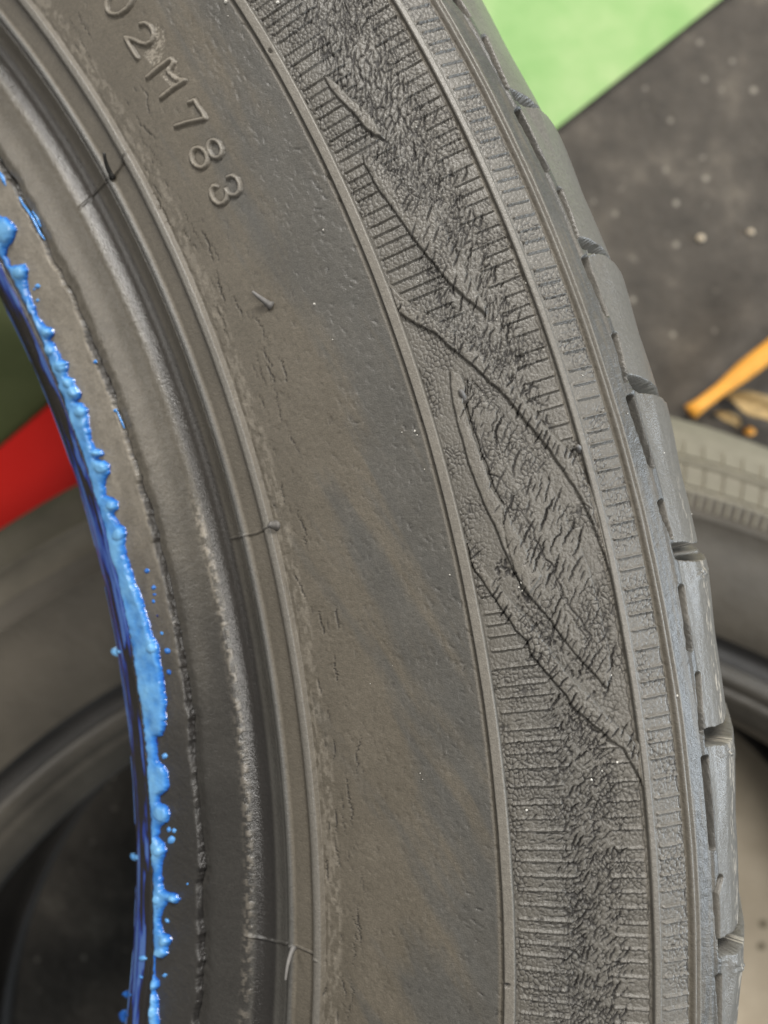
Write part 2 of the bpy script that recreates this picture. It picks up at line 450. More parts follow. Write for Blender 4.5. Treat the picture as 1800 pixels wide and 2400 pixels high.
# ---- flame shaped reliefs between the raised bars
FLAMES = {
 'F1': zoom(600, 0, 2.37, [(372, 428), (400, 428), (470, 480), (540, 560), (600, 600), (660, 670), (715, 770), (660, 765), (600, 715), (545, 640), (470, 570), (410, 500)]),
 'F2': np.array([(847, 357), (853, 388), (887, 447), (938, 519), (980, 578), (1026, 634), (1064, 680), (1115, 722), (1140, 742), (1146, 725), (1125, 690), (1106, 650), (1070, 590), (1046, 532), (1005, 482), (959, 450), (921, 405), (878, 374)], float),
 'F3': np.array([(908, 660), (946, 697), (980, 722), (1022, 748), (1064, 777), (1110, 810), (1150, 850), (1190, 885), (1225, 930), (1269, 985), (1298, 1018), (1336, 1056), (1365, 1095), (1385, 1150), (1410, 1225), (1435, 1310), (1452, 1390), (1440, 1365), (1417, 1313), (1381, 1213), (1348, 1150), (1319, 1106), (1282, 1051), (1259, 1024), (1221, 979), (1188, 936), (1166, 914), (1148, 900), (1119, 872), (1101, 854), (1069, 829), (1022, 787), (971, 760), (930, 733)], float),
 'F5': np.array([(1094, 880), (1140, 930), (1200, 1000), (1250, 1060), (1308, 1164), (1345, 1240), (1363, 1277), (1383, 1331), (1408, 1421), (1428, 1510), (1437, 1590), (1421, 1616), (1395, 1585), (1359, 1548), (1316, 1496), (1290, 1457), (1263, 1425), (1223, 1380), (1205, 1339), (1192, 1300), (1180, 1250), (1177, 1178), (1154, 1142), (1145, 1102), (1127, 1064), (1116, 1028), (1101, 983), (1092, 950)], float),
 'F4': np.array([(1052, 870), (1061, 867), (1080, 874), (1094, 907), (1088, 947), (1101, 983), (1116, 1028), (1127, 1064), (1145, 1102), (1154, 1142), (1177, 1178), (1205, 1230), (1235, 1290), (1270, 1350), (1240, 1395), (1205, 1345), (1180, 1290), (1160, 1240), (1141, 1200), (1127, 1164), (1112, 1127), (1098, 1091), (1085, 1046), (1072, 997), (1060, 947), (1054, 907)], float),
 'F6': np.array([(1089, 1250), (1115, 1297), (1136, 1327), (1170, 1369), (1199, 1403), (1232, 1440), (1260, 1475), (1287, 1512), (1310, 1550), (1347, 1593), (1375, 1620), (1405, 1652), (1428, 1680), (1447, 1697), (1470, 1714), (1500, 1743), (1512, 1800), (1508, 1850), (1491, 1817), (1474, 1782), (1457, 1753), (1432, 1736), (1401, 1708), (1374, 1685), (1341, 1660), (1327, 1631), (1297, 1598), (1269, 1564), (1244, 1535), (1233, 1504), (1203, 1470), (1161, 1407), (1127, 1356), (1108, 1335)], float),
}
BAND = (RG > 285.25) & (RG < 304.0)
FID = np.zeros((NT, NR), np.int32); fid = 50
for nm, P in FLAMES.items():
    sb = sub_box(P, 8); X, Y = PX[sb], PY[sb]
    X = X + 5 * (fbm(X / 25, Y / 25, 41, 3) - 0.5); Y = Y + 5 * (fbm(X / 25, Y / 25, 47, 3) - 0.5)
    m = inside(X, Y, P); d = seg_dist(X, Y, P, True)
    hgt = {'F1': 0.6, 'F2': 0.6, 'F3': 0.65, 'F4': 0.7, 'F5': 0.5, 'F6': 0.65}[nm]
    add = np.where(m, hgt * (sstep(0, 4.5, d) * 0.9 + 0.1 * sstep(0, 24, d)), 0)
    if nm == 'F4': DISP[sb] += add * BAND[sb] * (FID[sb] == 0) + add * 0.45 * BAND[sb] * (FID[sb] > 0)
    else: DISP[sb] += add * BAND[sb]
    CRK[sb] = np.maximum(CRK[sb], np.where(~m & BAND[sb], 0.05 * np.exp(-(d / 2.2) ** 2), 0))
    mm = m & BAND[sb]
    PALE[sb] = np.maximum(PALE[sb], np.where(mm, (0.20 if nm in ('F1', 'F4') else 0.15) * sstep(0, 8, d), 0))
    LAB[sb] = np.where(mm, fid, LAB[sb]); FID[sb] = np.where(mm, fid, FID[sb])
    NAMES[fid] = ('flame_relief', nm); fid += 1
P1 = np.array([(925, 735), (971, 760), (1022, 787), (1069, 829), (1119, 872), (1166, 914), (1221, 979), (1282, 1051), (1319, 1106), (1348, 1150), (1381, 1213), (1417, 1313), (1452, 1390), (1490, 1600), (1512, 1745), (1470, 1714), (1428, 1680), (1347, 1593), (1287, 1512), (1232, 1440), (1170, 1369), (1115, 1297), (1080, 1240), (1000, 930)], float)
SMOOTHZ = inside(PX, PY, P1)

# ---- short radial serration ribs
th = math.radians(-5.2); RIBS = []
while th < math.radians(36):
    RIBS.append(th); th += math.radians(float(rng.choice([0.34, 0.42, 0.52])) )
RIBS = np.array(RIBS)
rid = 100
TILT = 0.0
for band, (ra, rb) in enumerate(((285.7, 293.2), (299.4, 303.6), (305.5, 308.85))):
    jj = np.where((R1 > ra - 1) & (R1 < rb + 2.0))[0]; js = slice(jj[0], jj[-1] + 1)
    for k, t0 in enumerate(RIBS):
        i0 = int(np.searchsorted(TH, t0 - 0.006)); i1 = int(np.searchsorted(TH, t0 + 0.006))
        if i0 == 0 or i1 >= NT: continue
        sb = (slice(i0, i1), js)
        rend = rb + (rng.uniform(-0.6, 1.5) if band == 0 else rng.uniform(-0.1, 0.1))
        rsta = ra + (rng.uniform(-1.2, 0.5) if band == 1 else 0.0)
        d = np.abs((TG[sb] - t0) * RG[sb] + 0.07 * (vnoise(RG[sb] * 1.5, RG[sb] * 0 + k, 5) - 0.5))
        ext = sstep(rsta - 0.15, rsta + 0.25, RG[sb]) * (1 - sstep(rend - (0.9 if band == 0 else 0.2), rend, RG[sb]))
        ok = (FID[sb] == 0) & (~SMOOTHZ[sb] if band < 2 else True)
        hh = 0.44 if band == 2 else 0.36
        hw_ = 0.23 if band == 2 else 0.23
        add = hh * np.clip(1 - d / hw_, 0, 1) * ext * ok
        DISP[sb] += add
        CRK[sb] = np.maximum(CRK[sb], 0.10 * np.exp(-(((TG[sb] - t0) * RG[sb] + hw_ + 0.08) / 0.12) ** 2) * ext * ok)
        m = (d < hw_ + 0.04) & (ext > 0.4) & ok
        if m.sum() > 12:
            y_ = PY[sb][m].mean()
            if -40 < y_ < 2440:
                LAB[sb] = np.where(m, rid, LAB[sb]); NAMES[rid] = ('serration_rib', band); rid += 1
    # scalloped outer ends
for band, rr in ((1, 303.75), (2, 309.0)):
    ph = np.interp(TG, RIBS, np.arange(len(RIBS)))
    CRK = np.maximum(CRK, 0.22 * np.exp(-((RG - rr + 0.28 * np.abs(np.sin(ph * math.pi)) + 0.15 * (zf(302, 310, 0.8, 1, 77, 2) - 0.5)) / 0.1) ** 2) * sstep(0.4, 0.55, zf(302, 310, 3, 9, 71, 2)))

# ---- tread shoulder: blocks, grooves between them and slots
TREAD = RG > 312.9
GROOVES = []                     # (theta centre, half width rad, slant)
for gx, gy in ((1222, 232), (1376, 578), (1482, 906), (1606, 1296), (1676, 1732), (1704, 2228)):
    _, ta = px2rt([(gx - 12, gy)])
    GROOVES.append((float(ta[0]), 0.0041))
gstep = math.radians(5.6)
GROOVES = [(GROOVES[0][0] + 2 * gstep, 0.0041), (GROOVES[0][0] + gstep, 0.0041)] + GROOVES + [(GROOVES[-1][0] - gstep * 0.95, 0.0041)]
TGS = TG + np.radians(0.22) * (RG - 315) * 0.3 + 0.0012 * (zf(312, 320, 2, 2, 55, 3) - 0.5)
gm = np.zeros(RG.shape)
for t0, hw in GROOVES:
    gm = np.maximum(gm, 1 - sstep(hw * 0.85, hw * 1.1, np.abs(TGS - t0)))
gdep = (0.5 + 4.5 * sstep(313.6, 315.0, RG)) * (1 - sstep(66, 71, HG))
DISP -= gm * gdep * sstep(312.8, 313.6, RG)
SLOTS = [
 [(1068, -4), (1098, 38)], [(1134, 89), (1160, 145), (1189, 207)], [(1214, 262), (1245, 322), (1281, 399)], [(1311, 447), (1335, 505), (1353, 557)],
 [(1371, 608), (1395, 670), (1421, 739)], [(1440, 786), (1455, 840), (1467, 891)], [(1476, 933), (1500, 1010), (1526, 1092)], [(1549, 1178), (1560, 1220), (1573, 1258)],
 [(1596, 1377), (1607, 1450), (1615, 1521)], [(1634, 1582), (1640, 1650), (1644, 1715)], [(1652, 1778), (1661, 1890), (1668, 1988)], [(1687, 2058), (1678, 2095), (1681, 2160), (1683, 2226)], [(1684, 2289), (1686, 2420)],
 [(1150 - 60, 20), (1150 - 22, 95)]]
for P in SLOTS[:-1]:
    P = np.array(P, float); sb = sub_box(P, 16)
    if sb is None: continue
    X, Y = PX[sb], PY[sb]
    d = seg_dist(X, Y, P)
    t = np.clip((Y - P[0, 1]) / (P[-1, 1] - P[0, 1]), 0, 1)
    w = 8.0 - 3.0 * t
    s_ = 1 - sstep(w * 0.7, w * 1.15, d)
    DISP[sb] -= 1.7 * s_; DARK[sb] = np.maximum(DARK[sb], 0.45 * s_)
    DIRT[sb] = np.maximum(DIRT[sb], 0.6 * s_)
ee = np.sort([g[0] for g in GROOVES]); fr = np.interp(TGS, ee, np.arange(len(ee))) % 1.0
DISP += 0.75 * sstep(0.45, 0.97, fr) * sstep(314.2, 315.6, RG) * (gm < 0.5)
bid = 10
edges = sorted([g[0] for g in GROOVES])
for k, (a, b) in enumerate(zip(edges[:-1], edges[1:])):
    m = TREAD & (TGS > a) & (TGS <= b) & (gm < 0.5)
    LAB[m] = bid; NAMES[bid] = ('tread_block', k); bid += 1
gn = np.argmin(np.abs(TGS[..., None] - np.array([g[0] for g in GROOVES])), -1)
for k in range(len(GROOVES)):
    m = TREAD & (LAB < 10) & (gn == k)
    if m.any(): LAB[m] = bid; NAMES[bid] = ('tread_groove', k); bid += 1
# torn lumps at block corners
for (x, y, a) in ((1490, 905, .5), (1636, 1345, .5), (1700, 1762, .4), (1728, 2262, .5), (1600, 1300, .35), (1660, 1725, .3), (1690, 2245, .3), (1380, 590, .4)):
    q = sub_box(np.array([(x, y)], float), 40)
    if q is None: continue
    d = np.hypot(PX[q] - x, PY[q] - y)
    DISP[q] += a * np.exp(-(d / 14) ** 2) * (fbm(PX[q] / 6, PY[q] / 6, 61, 3) - 0.25) * 2 * (RG[q] > 310)
DISP += 0.12 * (zf(310, 313.5, 0.9, 0.9, 63, 3) - 0.5) * trap(RG, 310.7, 312.7, 0.2)
DISP -= 6.0 * trap(HG, 46.0, 54.0, 0.8)
DISP += 0.10 * (zf(312, 320, 2.5, 1.0, 65, 3) - 0.5) * TREAD

# ---- ageing cracks
IDX_R = np.arange(NR)
def stamp(XY, depth, width):
    """XY (n,2) photo pixels, depth/width (n,) millimetres -> engraved into CRK"""
    r, t = px2rt(XY)
    fi = (t - TH0) / (TH[1] - TH[0]); fj = np.interp(r, R1, IDX_R)
    ok = (fi > 4) & (fi < NT - 5) & (fj > 4) & (fj < NR - 5)
    fi, fj, r, depth, width = fi[ok], fj[ok], r[ok], depth[ok], width[ok]
    i0 = np.round(fi).astype(int); j0 = np.round(fj).astype(int)
    dth = (TH[1] - TH[0]); dsj = np.gradient(SS)[j0]
    for di in range(-3, 4):
        for dj in range(-3, 4):
            d2 = ((i0 + di - fi) * dth * r) ** 2 + ((j0 + dj - fj) * dsj) ** 2
            np.maximum.at(CRK, (i0 + di, j0 + dj), depth * np.exp(-d2 / width ** 2))

def xA(y): return np.interp(y, [0, 114, 217, 347, 499, 608, 705, 857, 1020, 1183, 1335, 1486, 1660, 1844, 2007, 2170, 2400], [592, 647, 706, 772, 847, 902, 934, 988, 1037, 1081, 1119, 1146, 1173, 1189, 1202, 1211, 1214])
def xD(y): return np.interp(y, [0, 110, 253, 430, 600, 693, 803, 938, 1098, 1200, 1398, 1559, 1727, 1911, 2071, 2206, 2400], [925, 984, 1060, 1149, 1212, 1257, 1286, 1333, 1375, 1404, 1446, 1476, 1497, 1518, 1531, 1539, 1541])
def xB(y): return np.interp(y, [0, 72, 207, 354, 481, 599, 739, 891, 1022, 1229, 1326, 1480, 1664, 1900, 2050, 2400], [92, 143, 219, 303, 371, 430, 493, 552, 599, 653, 683, 709, 735, 752, 764, 764])

OCC = np.zeros((1300, 1000), bool)          # crack bookkeeping, two photo pixels per cell
def strokes(n, box, dens, ang, sd, L, depth, width, wig=0.25, lpow=1.6, sep=0):
    x = rng.uniform(box[0], box[2], n); y = rng.uniform(box[1], box[3], n)
    keep = rng.random(n) < dens(x, y); x, y = x[keep], y[keep]; n = len(x)
    if n == 0: return
    a = np.radians((ang(x, y) if callable(ang) else np.full(n, ang)) + rng.normal(0, sd, n))
    l = L[0] + (L[1] - L[0]) * rng.random(n) ** lpow
    m = 36; t = np.linspace(-0.5, 0.5, m)
    wk = np.cumsum(rng.normal(0, 1, (n, m)), 1); wk -= np.linspace(0, 1, m) * (wk[:, -1:] - wk[:, :1]) + wk[:, :1]
    wk *= (wig * l / m ** 0.5 / 2)[:, None]
    X = x[:, None] + np.cos(a)[:, None] * t * l[:, None] + np.sin(a)[:, None] * wk
    Y = y[:, None] - np.sin(a)[:, None] * t * l[:, None] + np.cos(a)[:, None] * wk
    if sep:
        xi = np.clip(X / 2 + 40, 3, 996).astype(int); yi = np.clip(Y / 2 + 40, 3, 1296).astype(int)
        good = np.zeros(n, bool); k = max(1, int(round(sep / 2)))
        for q in np.argsort(-l):
            if OCC[yi[q], xi[q]].mean() < 0.12:
                good[q] = True
                for dy in range(-k, k + 1):
                    for dx in range(-k, k + 1):
                        if dx * dx + dy * dy <= k * k: OCC[np.clip(yi[q] + dy, 0, 1299), np.clip(xi[q] + dx, 0, 999)] = True
        X, Y, l = X[good], Y[good], l[good]; n = len(l)
        if n == 0: return
    tp = (1 - (2 * np.abs(t)) ** 3)[None, :] * np.ones((n, 1))
    dp = rng.uniform(depth[0], depth[1], n)[:, None] * tp * np.clip(l / np.mean(l), 0.6, 1.4)[:, None]
    wd = rng.uniform(width[0], width[1], n)[:, None] * (0.55 + 0.45 * tp)
    stamp(np.c_[X.ravel(), Y.ravel()], dp.ravel(), wd.ravel())

def jag(P, amp, depth, width, step=2.0, breaks=0.0):
    P = np.asarray(P, float); q = np.r_[0, np.cumsum(np.hypot(*np.diff(P, axis=0).T))]
    s = np.arange(0, q[-1], step); n = len(s)
    X = np.interp(s, q, P[:, 0]); Y = np.interp(s, q, P[:, 1])
    o = rng.random() * 99
    X = X + amp * 2 * (fbm(s / 14, s * 0 + o, 7, 3) - 0.5) * 2; Y = Y + amp * 2 * (fbm(s / 14, s * 0 + o + 5, 9, 3) - 0.5) * 2
    d = depth * (0.45 + 1.0 * vnoise(s / 20, s * 0 + o, 2)) * (fbm(s / 26, s * 0 + o + 11, 4, 2) > breaks)
    stamp(np.c_[X, Y], d, np.full(n, width))

def flame_at(x, y, names):
    m = np.zeros(np.shape(x), bool)
    for k in names: m |= inside(x, y, FLAMES[k])
    return m
def tt(x, y): return (x - xA(y)) / (xD(y) - xA(y))
def bump_(t, a, b, e): return sstep(a - e, a + e, t) * (1 - sstep(b - e, b + e, t))
inP1 = lambda x, y: inside(x, y, P1)
# long cracks inside F2
strokes(700, (830, 350, 1160, 760), lambda x, y: flame_at(x, y, ['F2']) * 0.9, lambda x, y: 72, 7, (16, 62), (0.28, 0.46), (0.085, 0.135), 0.16, 1.5, 7)
# cross cracks of the S-shaped strips
for nm, k, ang in (('F3', 1800, 66), ('F6', 1800, 58)):
    P = FLAMES[nm]
    strokes(k, (P[:, 0].min(), P[:, 1].min(), P[:, 0].max(), P[:, 1].max()), lambda x, y: flame_at(x, y, [nm]) * (1 - sstep(1060, 1130, y) * (nm == 'F3')) * (1 - sstep(1760, 1800, y)), lambda x, y: ang, 7, (12, 44), (0.28, 0.5), (0.085, 0.15), 0.14, 1.2, 9)
# leaf
strokes(1500, (1090, 880, 1440, 1620), lambda x, y: flame_at(x, y, ['F5']) * (~flame_at(x, y, ['F4'])) * 0.8, lambda x, y: 67, 5, (30, 100), (0.3, 0.5), (0.085, 0.15), 0.16, 1.8, 9)
strokes(5000, (1090, 880, 1440, 1620), lambda x, y: flame_at(x, y, ['F5']) * (~flame_at(x, y, ['F4'])) * 0.8, lambda x, y: 65, 7, (9, 30), (0.16, 0.34), (0.08, 0.12), 0.12, 1.5, 4)
strokes(500, (1040, 1180, 1300, 1400), lambda x, y: flame_at(x, y, ['F4']) * 0.6, lambda x, y: 62, 8, (10, 34), (0.15, 0.28), (0.08, 0.11), 0.14, 1.2, 8)
# heavy band above the first S-shaped relief
hv = lambda x, y: bump_(tt(x, y), 0.30, 0.78, 0.09) * ~inP1(x, y) * np.where(flame_at(x, y, ['F1']), 0.0, np.where(flame_at(x, y, ['F2']), 0.03, np.where(flame_at(x, y, ['F3']), 0.02, 1.0)))
strokes(6000, (560, -30, 1330, 1080), lambda x, y: hv(x, y) * 0.7, lambda x, y: 86 - 15 * sstep(100, 800, y), 9, (18, 58), (0.28, 0.46), (0.085, 0.135), 0.22, 2.0, 6)
strokes(6000, (560, -30, 1330, 1080), lambda x, y: hv(x, y) * 0.8, lambda x, y: 88 - 15 * sstep(100, 800, y), 12, (8, 24), (0.18, 0.36), (0.08, 0.115), 0.16, 1.4, 4)
strokes(6000, (560, -30, 1330, 1080), lambda x, y: hv(x, y) * 0.5, lambda x, y: 10, 22, (5, 14), (0.08, 0.2), (0.07, 0.09), 0.15, 1.4, 4)
# lower crackle
low = lambda x, y: sstep(1540, 1640, y) * ~flame_at(x, y, ['F6', 'F5']) * ~inP1(x, y)
strokes(6000, (1150, 1500, 1530, 2440), lambda x, y: bump_(tt(x, y), 0.42, 0.74, 0.08) * low(x, y) * 0.7, lambda x, y: 54, 10, (14, 46), (0.28, 0.5), (0.085, 0.15), 0.22, 2.0, 6)
strokes(5000, (1150, 1500, 1530, 2440), lambda x, y: bump_(tt(x, y), 0.38, 0.78, 0.09) * low(x, y) * 0.8, lambda x, y: 56, 15, (6, 22), (0.18, 0.38), (0.08, 0.12), 0.16, 1.5, 4)
strokes(7000, (1150, 1500, 1530, 2440), lambda x, y: bump_(tt(x, y), 0.10, 0.82, 0.10) * low(x, y) * 0.6, lambda x, y: 12, 20, (6, 20), (0.10, 0.26), (0.07, 0.10), 0.18, 1.5, 4)
# cracks following the inner ends of the ribs
for t0 in RIBS:
    for up, off in ((0, 0.55), (1, -0.6)):
        if rng.random() < 0.7:
            r_ = np.linspace(287.0 + rng.uniform(0, 2.5), 292.5 + rng.uniform(-1.5, 3.5), 60)
            t_ = t0 - off / r_ + 0.0
            x_, y_ = rt2px(r_, t_, h_of(r_))
            mid = (x_[30], y_[30])
            if y_[30] < -20 or y_[30] > 2420: continue
            if inP1(np.array([mid[0]]), np.array([mid[1]]))[0] or flame_at(np.array([mid[0]]), np.array([mid[1]]), list(FLAMES))[0]: continue
            yy = y_ + 7 * (fbm(r_ / 0.9, r_ * 0 + t0 * 900 + up, 13, 3) - 0.5)
            w = (0.06 + 0.22 * vnoise(r_ / 0.7, r_ * 0 + t0 * 500 + up * 7, 3)) * (vnoise(r_ / 1.6, r_ * 0 + t0 * 321 + up * 3, 6) > 0.33) * (0.75 if mid[1] < 900 else 1.0)
            stamp(np.c_[x_, yy], w * 1.25, np.full(60, 0.09))
# edge cracks of the reliefs
jag(FLAMES['F2'][0:9], 1.5, 0.13, 0.075)
jag([(930, 733), (971, 760), (1022, 787), (1069, 829), (1101, 854), (1119, 872), (1148, 900), (1166, 914), (1188, 936), (1221, 979), (1259, 1024), (1282, 1051), (1319, 1106)], 4, 0.20, 0.085)
jag([(1080, 874), (1112, 900), (1130, 925), (1160, 950), (1190, 1000), (1230, 1040)], 5, 0.22, 0.088)
CH = [(1101, 985), (1126, 1034), (1150, 1087), (1146, 1111), (1168, 1117), (1199, 1155), (1200, 1195), (1220, 1200), (1245, 1235), (1260, 1276), (1280, 1307), (1290, 1323), (1301, 1352), (1323, 1392), (1337, 1428), (1357, 1450), (1381, 1490), (1383, 1499), (1359, 1545)]
jag(CH, 3, 0.34, 0.122); jag(np.array(CH) + (-9, 6), 7, 0.25, 0.095); jag(np.array(CH) + (7, -4), 8, 0.22, 0.088, breaks=0.45)
jag([(1192, 1300), (1205, 1339), (1223, 1380), (1247, 1403), (1263, 1425), (1290, 1457), (1316, 1494), (1337, 1522), (1360, 1547), (1395, 1585), (1420, 1616), (1435, 1595)], 2, 0.24, 0.085)
jag([(1113, 1343), (1127, 1356), (1161, 1407), (1203, 1470), (1233, 1504), (1244, 1539), (1269, 1564), (1297, 1598), (1327, 1631)], 2.5, 0.20, 0.085)
jag([(1341, 1660), (1374, 1685), (1401, 1708), (1432, 1736), (1457, 1753), (1474, 1782), (1491, 1817), (1503, 1846)], 3, 0.17, 0.08)
jag([(1428, 1680), (1447, 1697), (1470, 1714), (1500, 1742)], 2, 0.22, 0.082)
jag([(1345, 1150), (1360, 1180), (1390, 1250), (1410, 1310), (1430, 1390)], 3, 0.19, 0.075)
# crackle between leaf and F6
strokes(1500, (1100, 1180, 1460, 1640), lambda x, y: inP1(x, y) * ~flame_at(x, y, ['F4', 'F5', 'F6']) * (seg_dist(x, y, np.array([(1180, 1330), (1260, 1440), (1330, 1540), (1400, 1620)], float)) < 26) * 0.55, 70, 35, (6, 24), (0.16, 0.4), (0.10, 0.16), 0.6)
# smooth band: long fine cracks next to the rim ridge, short ones next to the bar
def circ_ang(x, y):
    return 180 - np.degrees(np.arctan2(1.0, np.interp(y, [0, 600, 1200, 1800, 2400], [0.60, 0.44, 0.24, 0.10, 0.0])))
strokes(3000, (90, -20, 960, 2420), lambda x, y: np.exp(-((x - xB(y) - 58) / 40) ** 2) * 0.6, lambda x, y: circ_ang(x, y), 6, (14, 150), (0.18, 0.36), (0.09, 0.125), 0.16, 2.6, 6)
strokes(9000, (90, -20, 1100, 2420), lambda x, y: bump_((x - xB(y)) / (xA(y) - xB(y)), 0.08, 0.85, 0.1) * 0.6, lambda x, y: circ_ang(x, y) + 4, 9, (8, 26), (0.05, 0.10), (0.12, 0.16), 0.3)
strokes(3600, (400, -20, 1200, 2420), lambda x, y: np.exp(-((xA(y) - 75 - x) / 55) ** 2) * (x < xA(y) - 26) * 0.6, lambda x, y: circ_ang(x, y) + 18, 22, (7, 26), (0.07, 0.15), (0.11, 0.14), 0.35)
# fine crazing cells
BJ = np.where((R1 > 285.3) & (R1 < 309.1))[0]; bs = (slice(None), slice(BJ[0], BJ[-1] + 1))
a_, s_ = AG[bs], SG[bs]
wx = 0.5 * (fbm(a_ / 1.2, s_ / 1.2, 90, 2) - 0.5); wy = 0.5 * (fbm(a_ / 1.2, s_ / 1.2, 95, 2) - 0.5)
ve = voronoi_edge((a_ + wx) / 0.80, (s_ + wy) / 0.70)
vm = 0.17 * (1 - sstep(0.01, 0.24, ve)) * (0.45 + 0.9 * sstep(0.35, 0.65, fbm(a_ / 4, s_ / 4, 99, 3)))
vm *= np.where(RG[bs] > 304.0, 0.85, 1.0) * np.where((FID[bs] == 50) | (FID[bs] == 54), 0.25, 1.0)
vm *= ~((RG[bs] > 303.8) & (RG[bs] < 305.4))
CRK[bs] = np.maximum(CRK[bs], vm)
px_, py_ = PX[bs], PY[bs]; t_ = tt(px_, py_)
for ang, wgt in ((76, (1 - sstep(1000, 1150, py_)) * bump_(t_, 0.26, 0.82, 0.08) * ~SMOOTHZ[bs]), (55, sstep(1540, 1680, py_) * bump_(t_, 0.34, 0.80, 0.08) * ~SMOOTHZ[bs]), (66, SMOOTHZ[bs] * 0.5 * (FID[bs] > 0))):
    ca, sa = math.cos(math.radians(ang)), math.sin(math.radians(ang))
    jx = 9 * (fbm(px_ / 16, py_ / 16, 201, 3) - 0.5); jy = 9 * (fbm(px_ / 16, py_ / 16, 205, 3) - 0.5)
    al = (px_ + jx) * ca - (py_ + jy) * sa; ac = (px_ + jx) * sa + (py_ + jy) * ca
    ve = voronoi_edge(al / 34.0 + 500, ac / 12.0 + 500)
    vm = 0.34 * (1 - sstep(0.02, 0.20, ve)) * wgt * sstep(0.28, 0.52, fbm(px_ / 22, py_ / 30, 209, 3)) * np.where(FID[bs] > 0, 0.3, 1.0)
    CRK[bs] = np.maximum(CRK[bs], vm)
# keep the ridges whole
KEEP = np.maximum(trap(RG, 283.5, 285.2, 0.1), np.maximum(trap(RG, 304.0, 305.15, 0.08), trap(RG, 253.1, 254.8, 0.1)))
CRK *= 1 - 0.95 * KEEP
DISP += 0.10 * (zf(284.5, 304.5, 1.6, 1.6, 120, 3) - 0.5) * trap(RG, 285.3, 303.8, 0.3)
DISP += 0.06 * (zf(254.5, 284, 3.0, 1.2, 125, 3) - 0.5) * trap(RG, 255.5, 283, 0.3)
DISP += 0.16 * (zf(254, 259.5, 0.9, 0.6, 128, 3) - 0.5) * trap(RG, 255.0, 258.0, 0.5)
DISP += 0.10 * (zf(213, 244, 1.3, 1.3, 130, 4) - 0.5) * trap(RG, 216.5, 240.0, 1.0)
DISP += 0.12 * (zf(206, 217, 7.0, 0.5, 133, 3) - 0.5) * trap(RG, 207.0, 215.6, 0.4)

# ---- mould seams across the rim channel, nick in the bar
for pts in ([(190, 487), (257, 418), (302, 362)], [(545, 1262), (599, 1250), (641, 1231)], [(575, 2190), (675, 2213), (748, 2246)]):
    P = np.array(pts, float); sb = sub_box(P, 12); d = seg_dist(PX[sb], PY[sb], P)
    DISP[sb] += 0.20 * (1 - sstep(1.0, 4.0, d)); DARK[sb] = np.maximum(DARK[sb], 0.45 * (1 - sstep(0.8, 3.2, d)))
for (x, y) in ((1190, 2303), (640, 125), (1170, 1720)):
    d = np.hypot(PX - x, (PY - y) * 1.6); DISP -= 0.55 * (1 - sstep(5, 11, d)) * trap(RG, 283.4, 284.4, 0.3)
    DARK = np.maximum(DARK, 0.8 * (1 - sstep(4, 10, d)) * trap(RG, 283.2, 284.2, 0.2))

# ---- dust, dirt and painted shade
BX = np.interp(PY, [0, 300, 480, 650, 750, 900, 1050, 1200, 1400, 1600, 1780, 1900, 2000, 2150, 2400], [400, 500, 570, 650, 730, 800, 850, 830, 870, 930, 960, 1020, 1070, 1020, 930])
STR = (fbm((PX * 0.9 - PY * 0.52) / 38, (PX * 0.52 + PY * 0.9) / 380, 140, 4) - 0.5) * 520 + (fbm(PX / 14, PY / 34, 143, 3) - 0.5) * 60
dirt = (1 - sstep(-110, 120, PX - BX + STR)) * 0.95 * (RG > 254.6) * (RG < 283.4)
dirt += 0.30 * (RG > 254.6) * (RG < 283.4) * fbm((PX * 0.9 - PY * 0.52) / 30, (PX * 0.52 + PY * 0.9) / 160, 146, 3)
dirt = np.where((RG > 248.9) & (RG < 253.2), 0.95, dirt)
dirt = np.where((RG > 244.0) & (RG <= 247.3), 0.45, dirt)
dirt = np.maximum(dirt, 0.85 * trap(RG, 282.7, 283.45, 0.2))
dirt = np.maximum(dirt, 0.9 * trap(RG, 303.5, 304.05, 0.12) * sstep(2, 32, np.degrees(TG)))
dirt = np.maximum(dirt, 0.55 * trap(RG, 303.4, 304.05, 0.15))
dirt = np.maximum(dirt, 0.85 * trap(RG, 308.95, 309.5, 0.12))
dirt = np.maximum(dirt, trap(RG, 310.4, 312.9, 0.3) * sstep(0.35, 0.75, zf(309.5, 313.5, 6, 0.45, 150, 4)) * 0.75)
dirt = np.maximum(dirt, 0.14 * ((RG > 285.3) & (RG < 303.5)) * sstep(25, 5, 0 * RG + 10))
LFT = sstep(0.40, 0.0, (PX - xA(PY)) / (xD(PY) - xA(PY))) * (RG > 285) * (RG < 300)
dirt = np.maximum(dirt, 0.30 * LFT)
dirt = np.maximum(dirt, 0.30 * (SMOOTHZ & (FID == 0) & BAND) * (1 - sstep(290, 298, RG)))
DIRT = np.clip(np.maximum(DIRT, dirt), 0, 1)
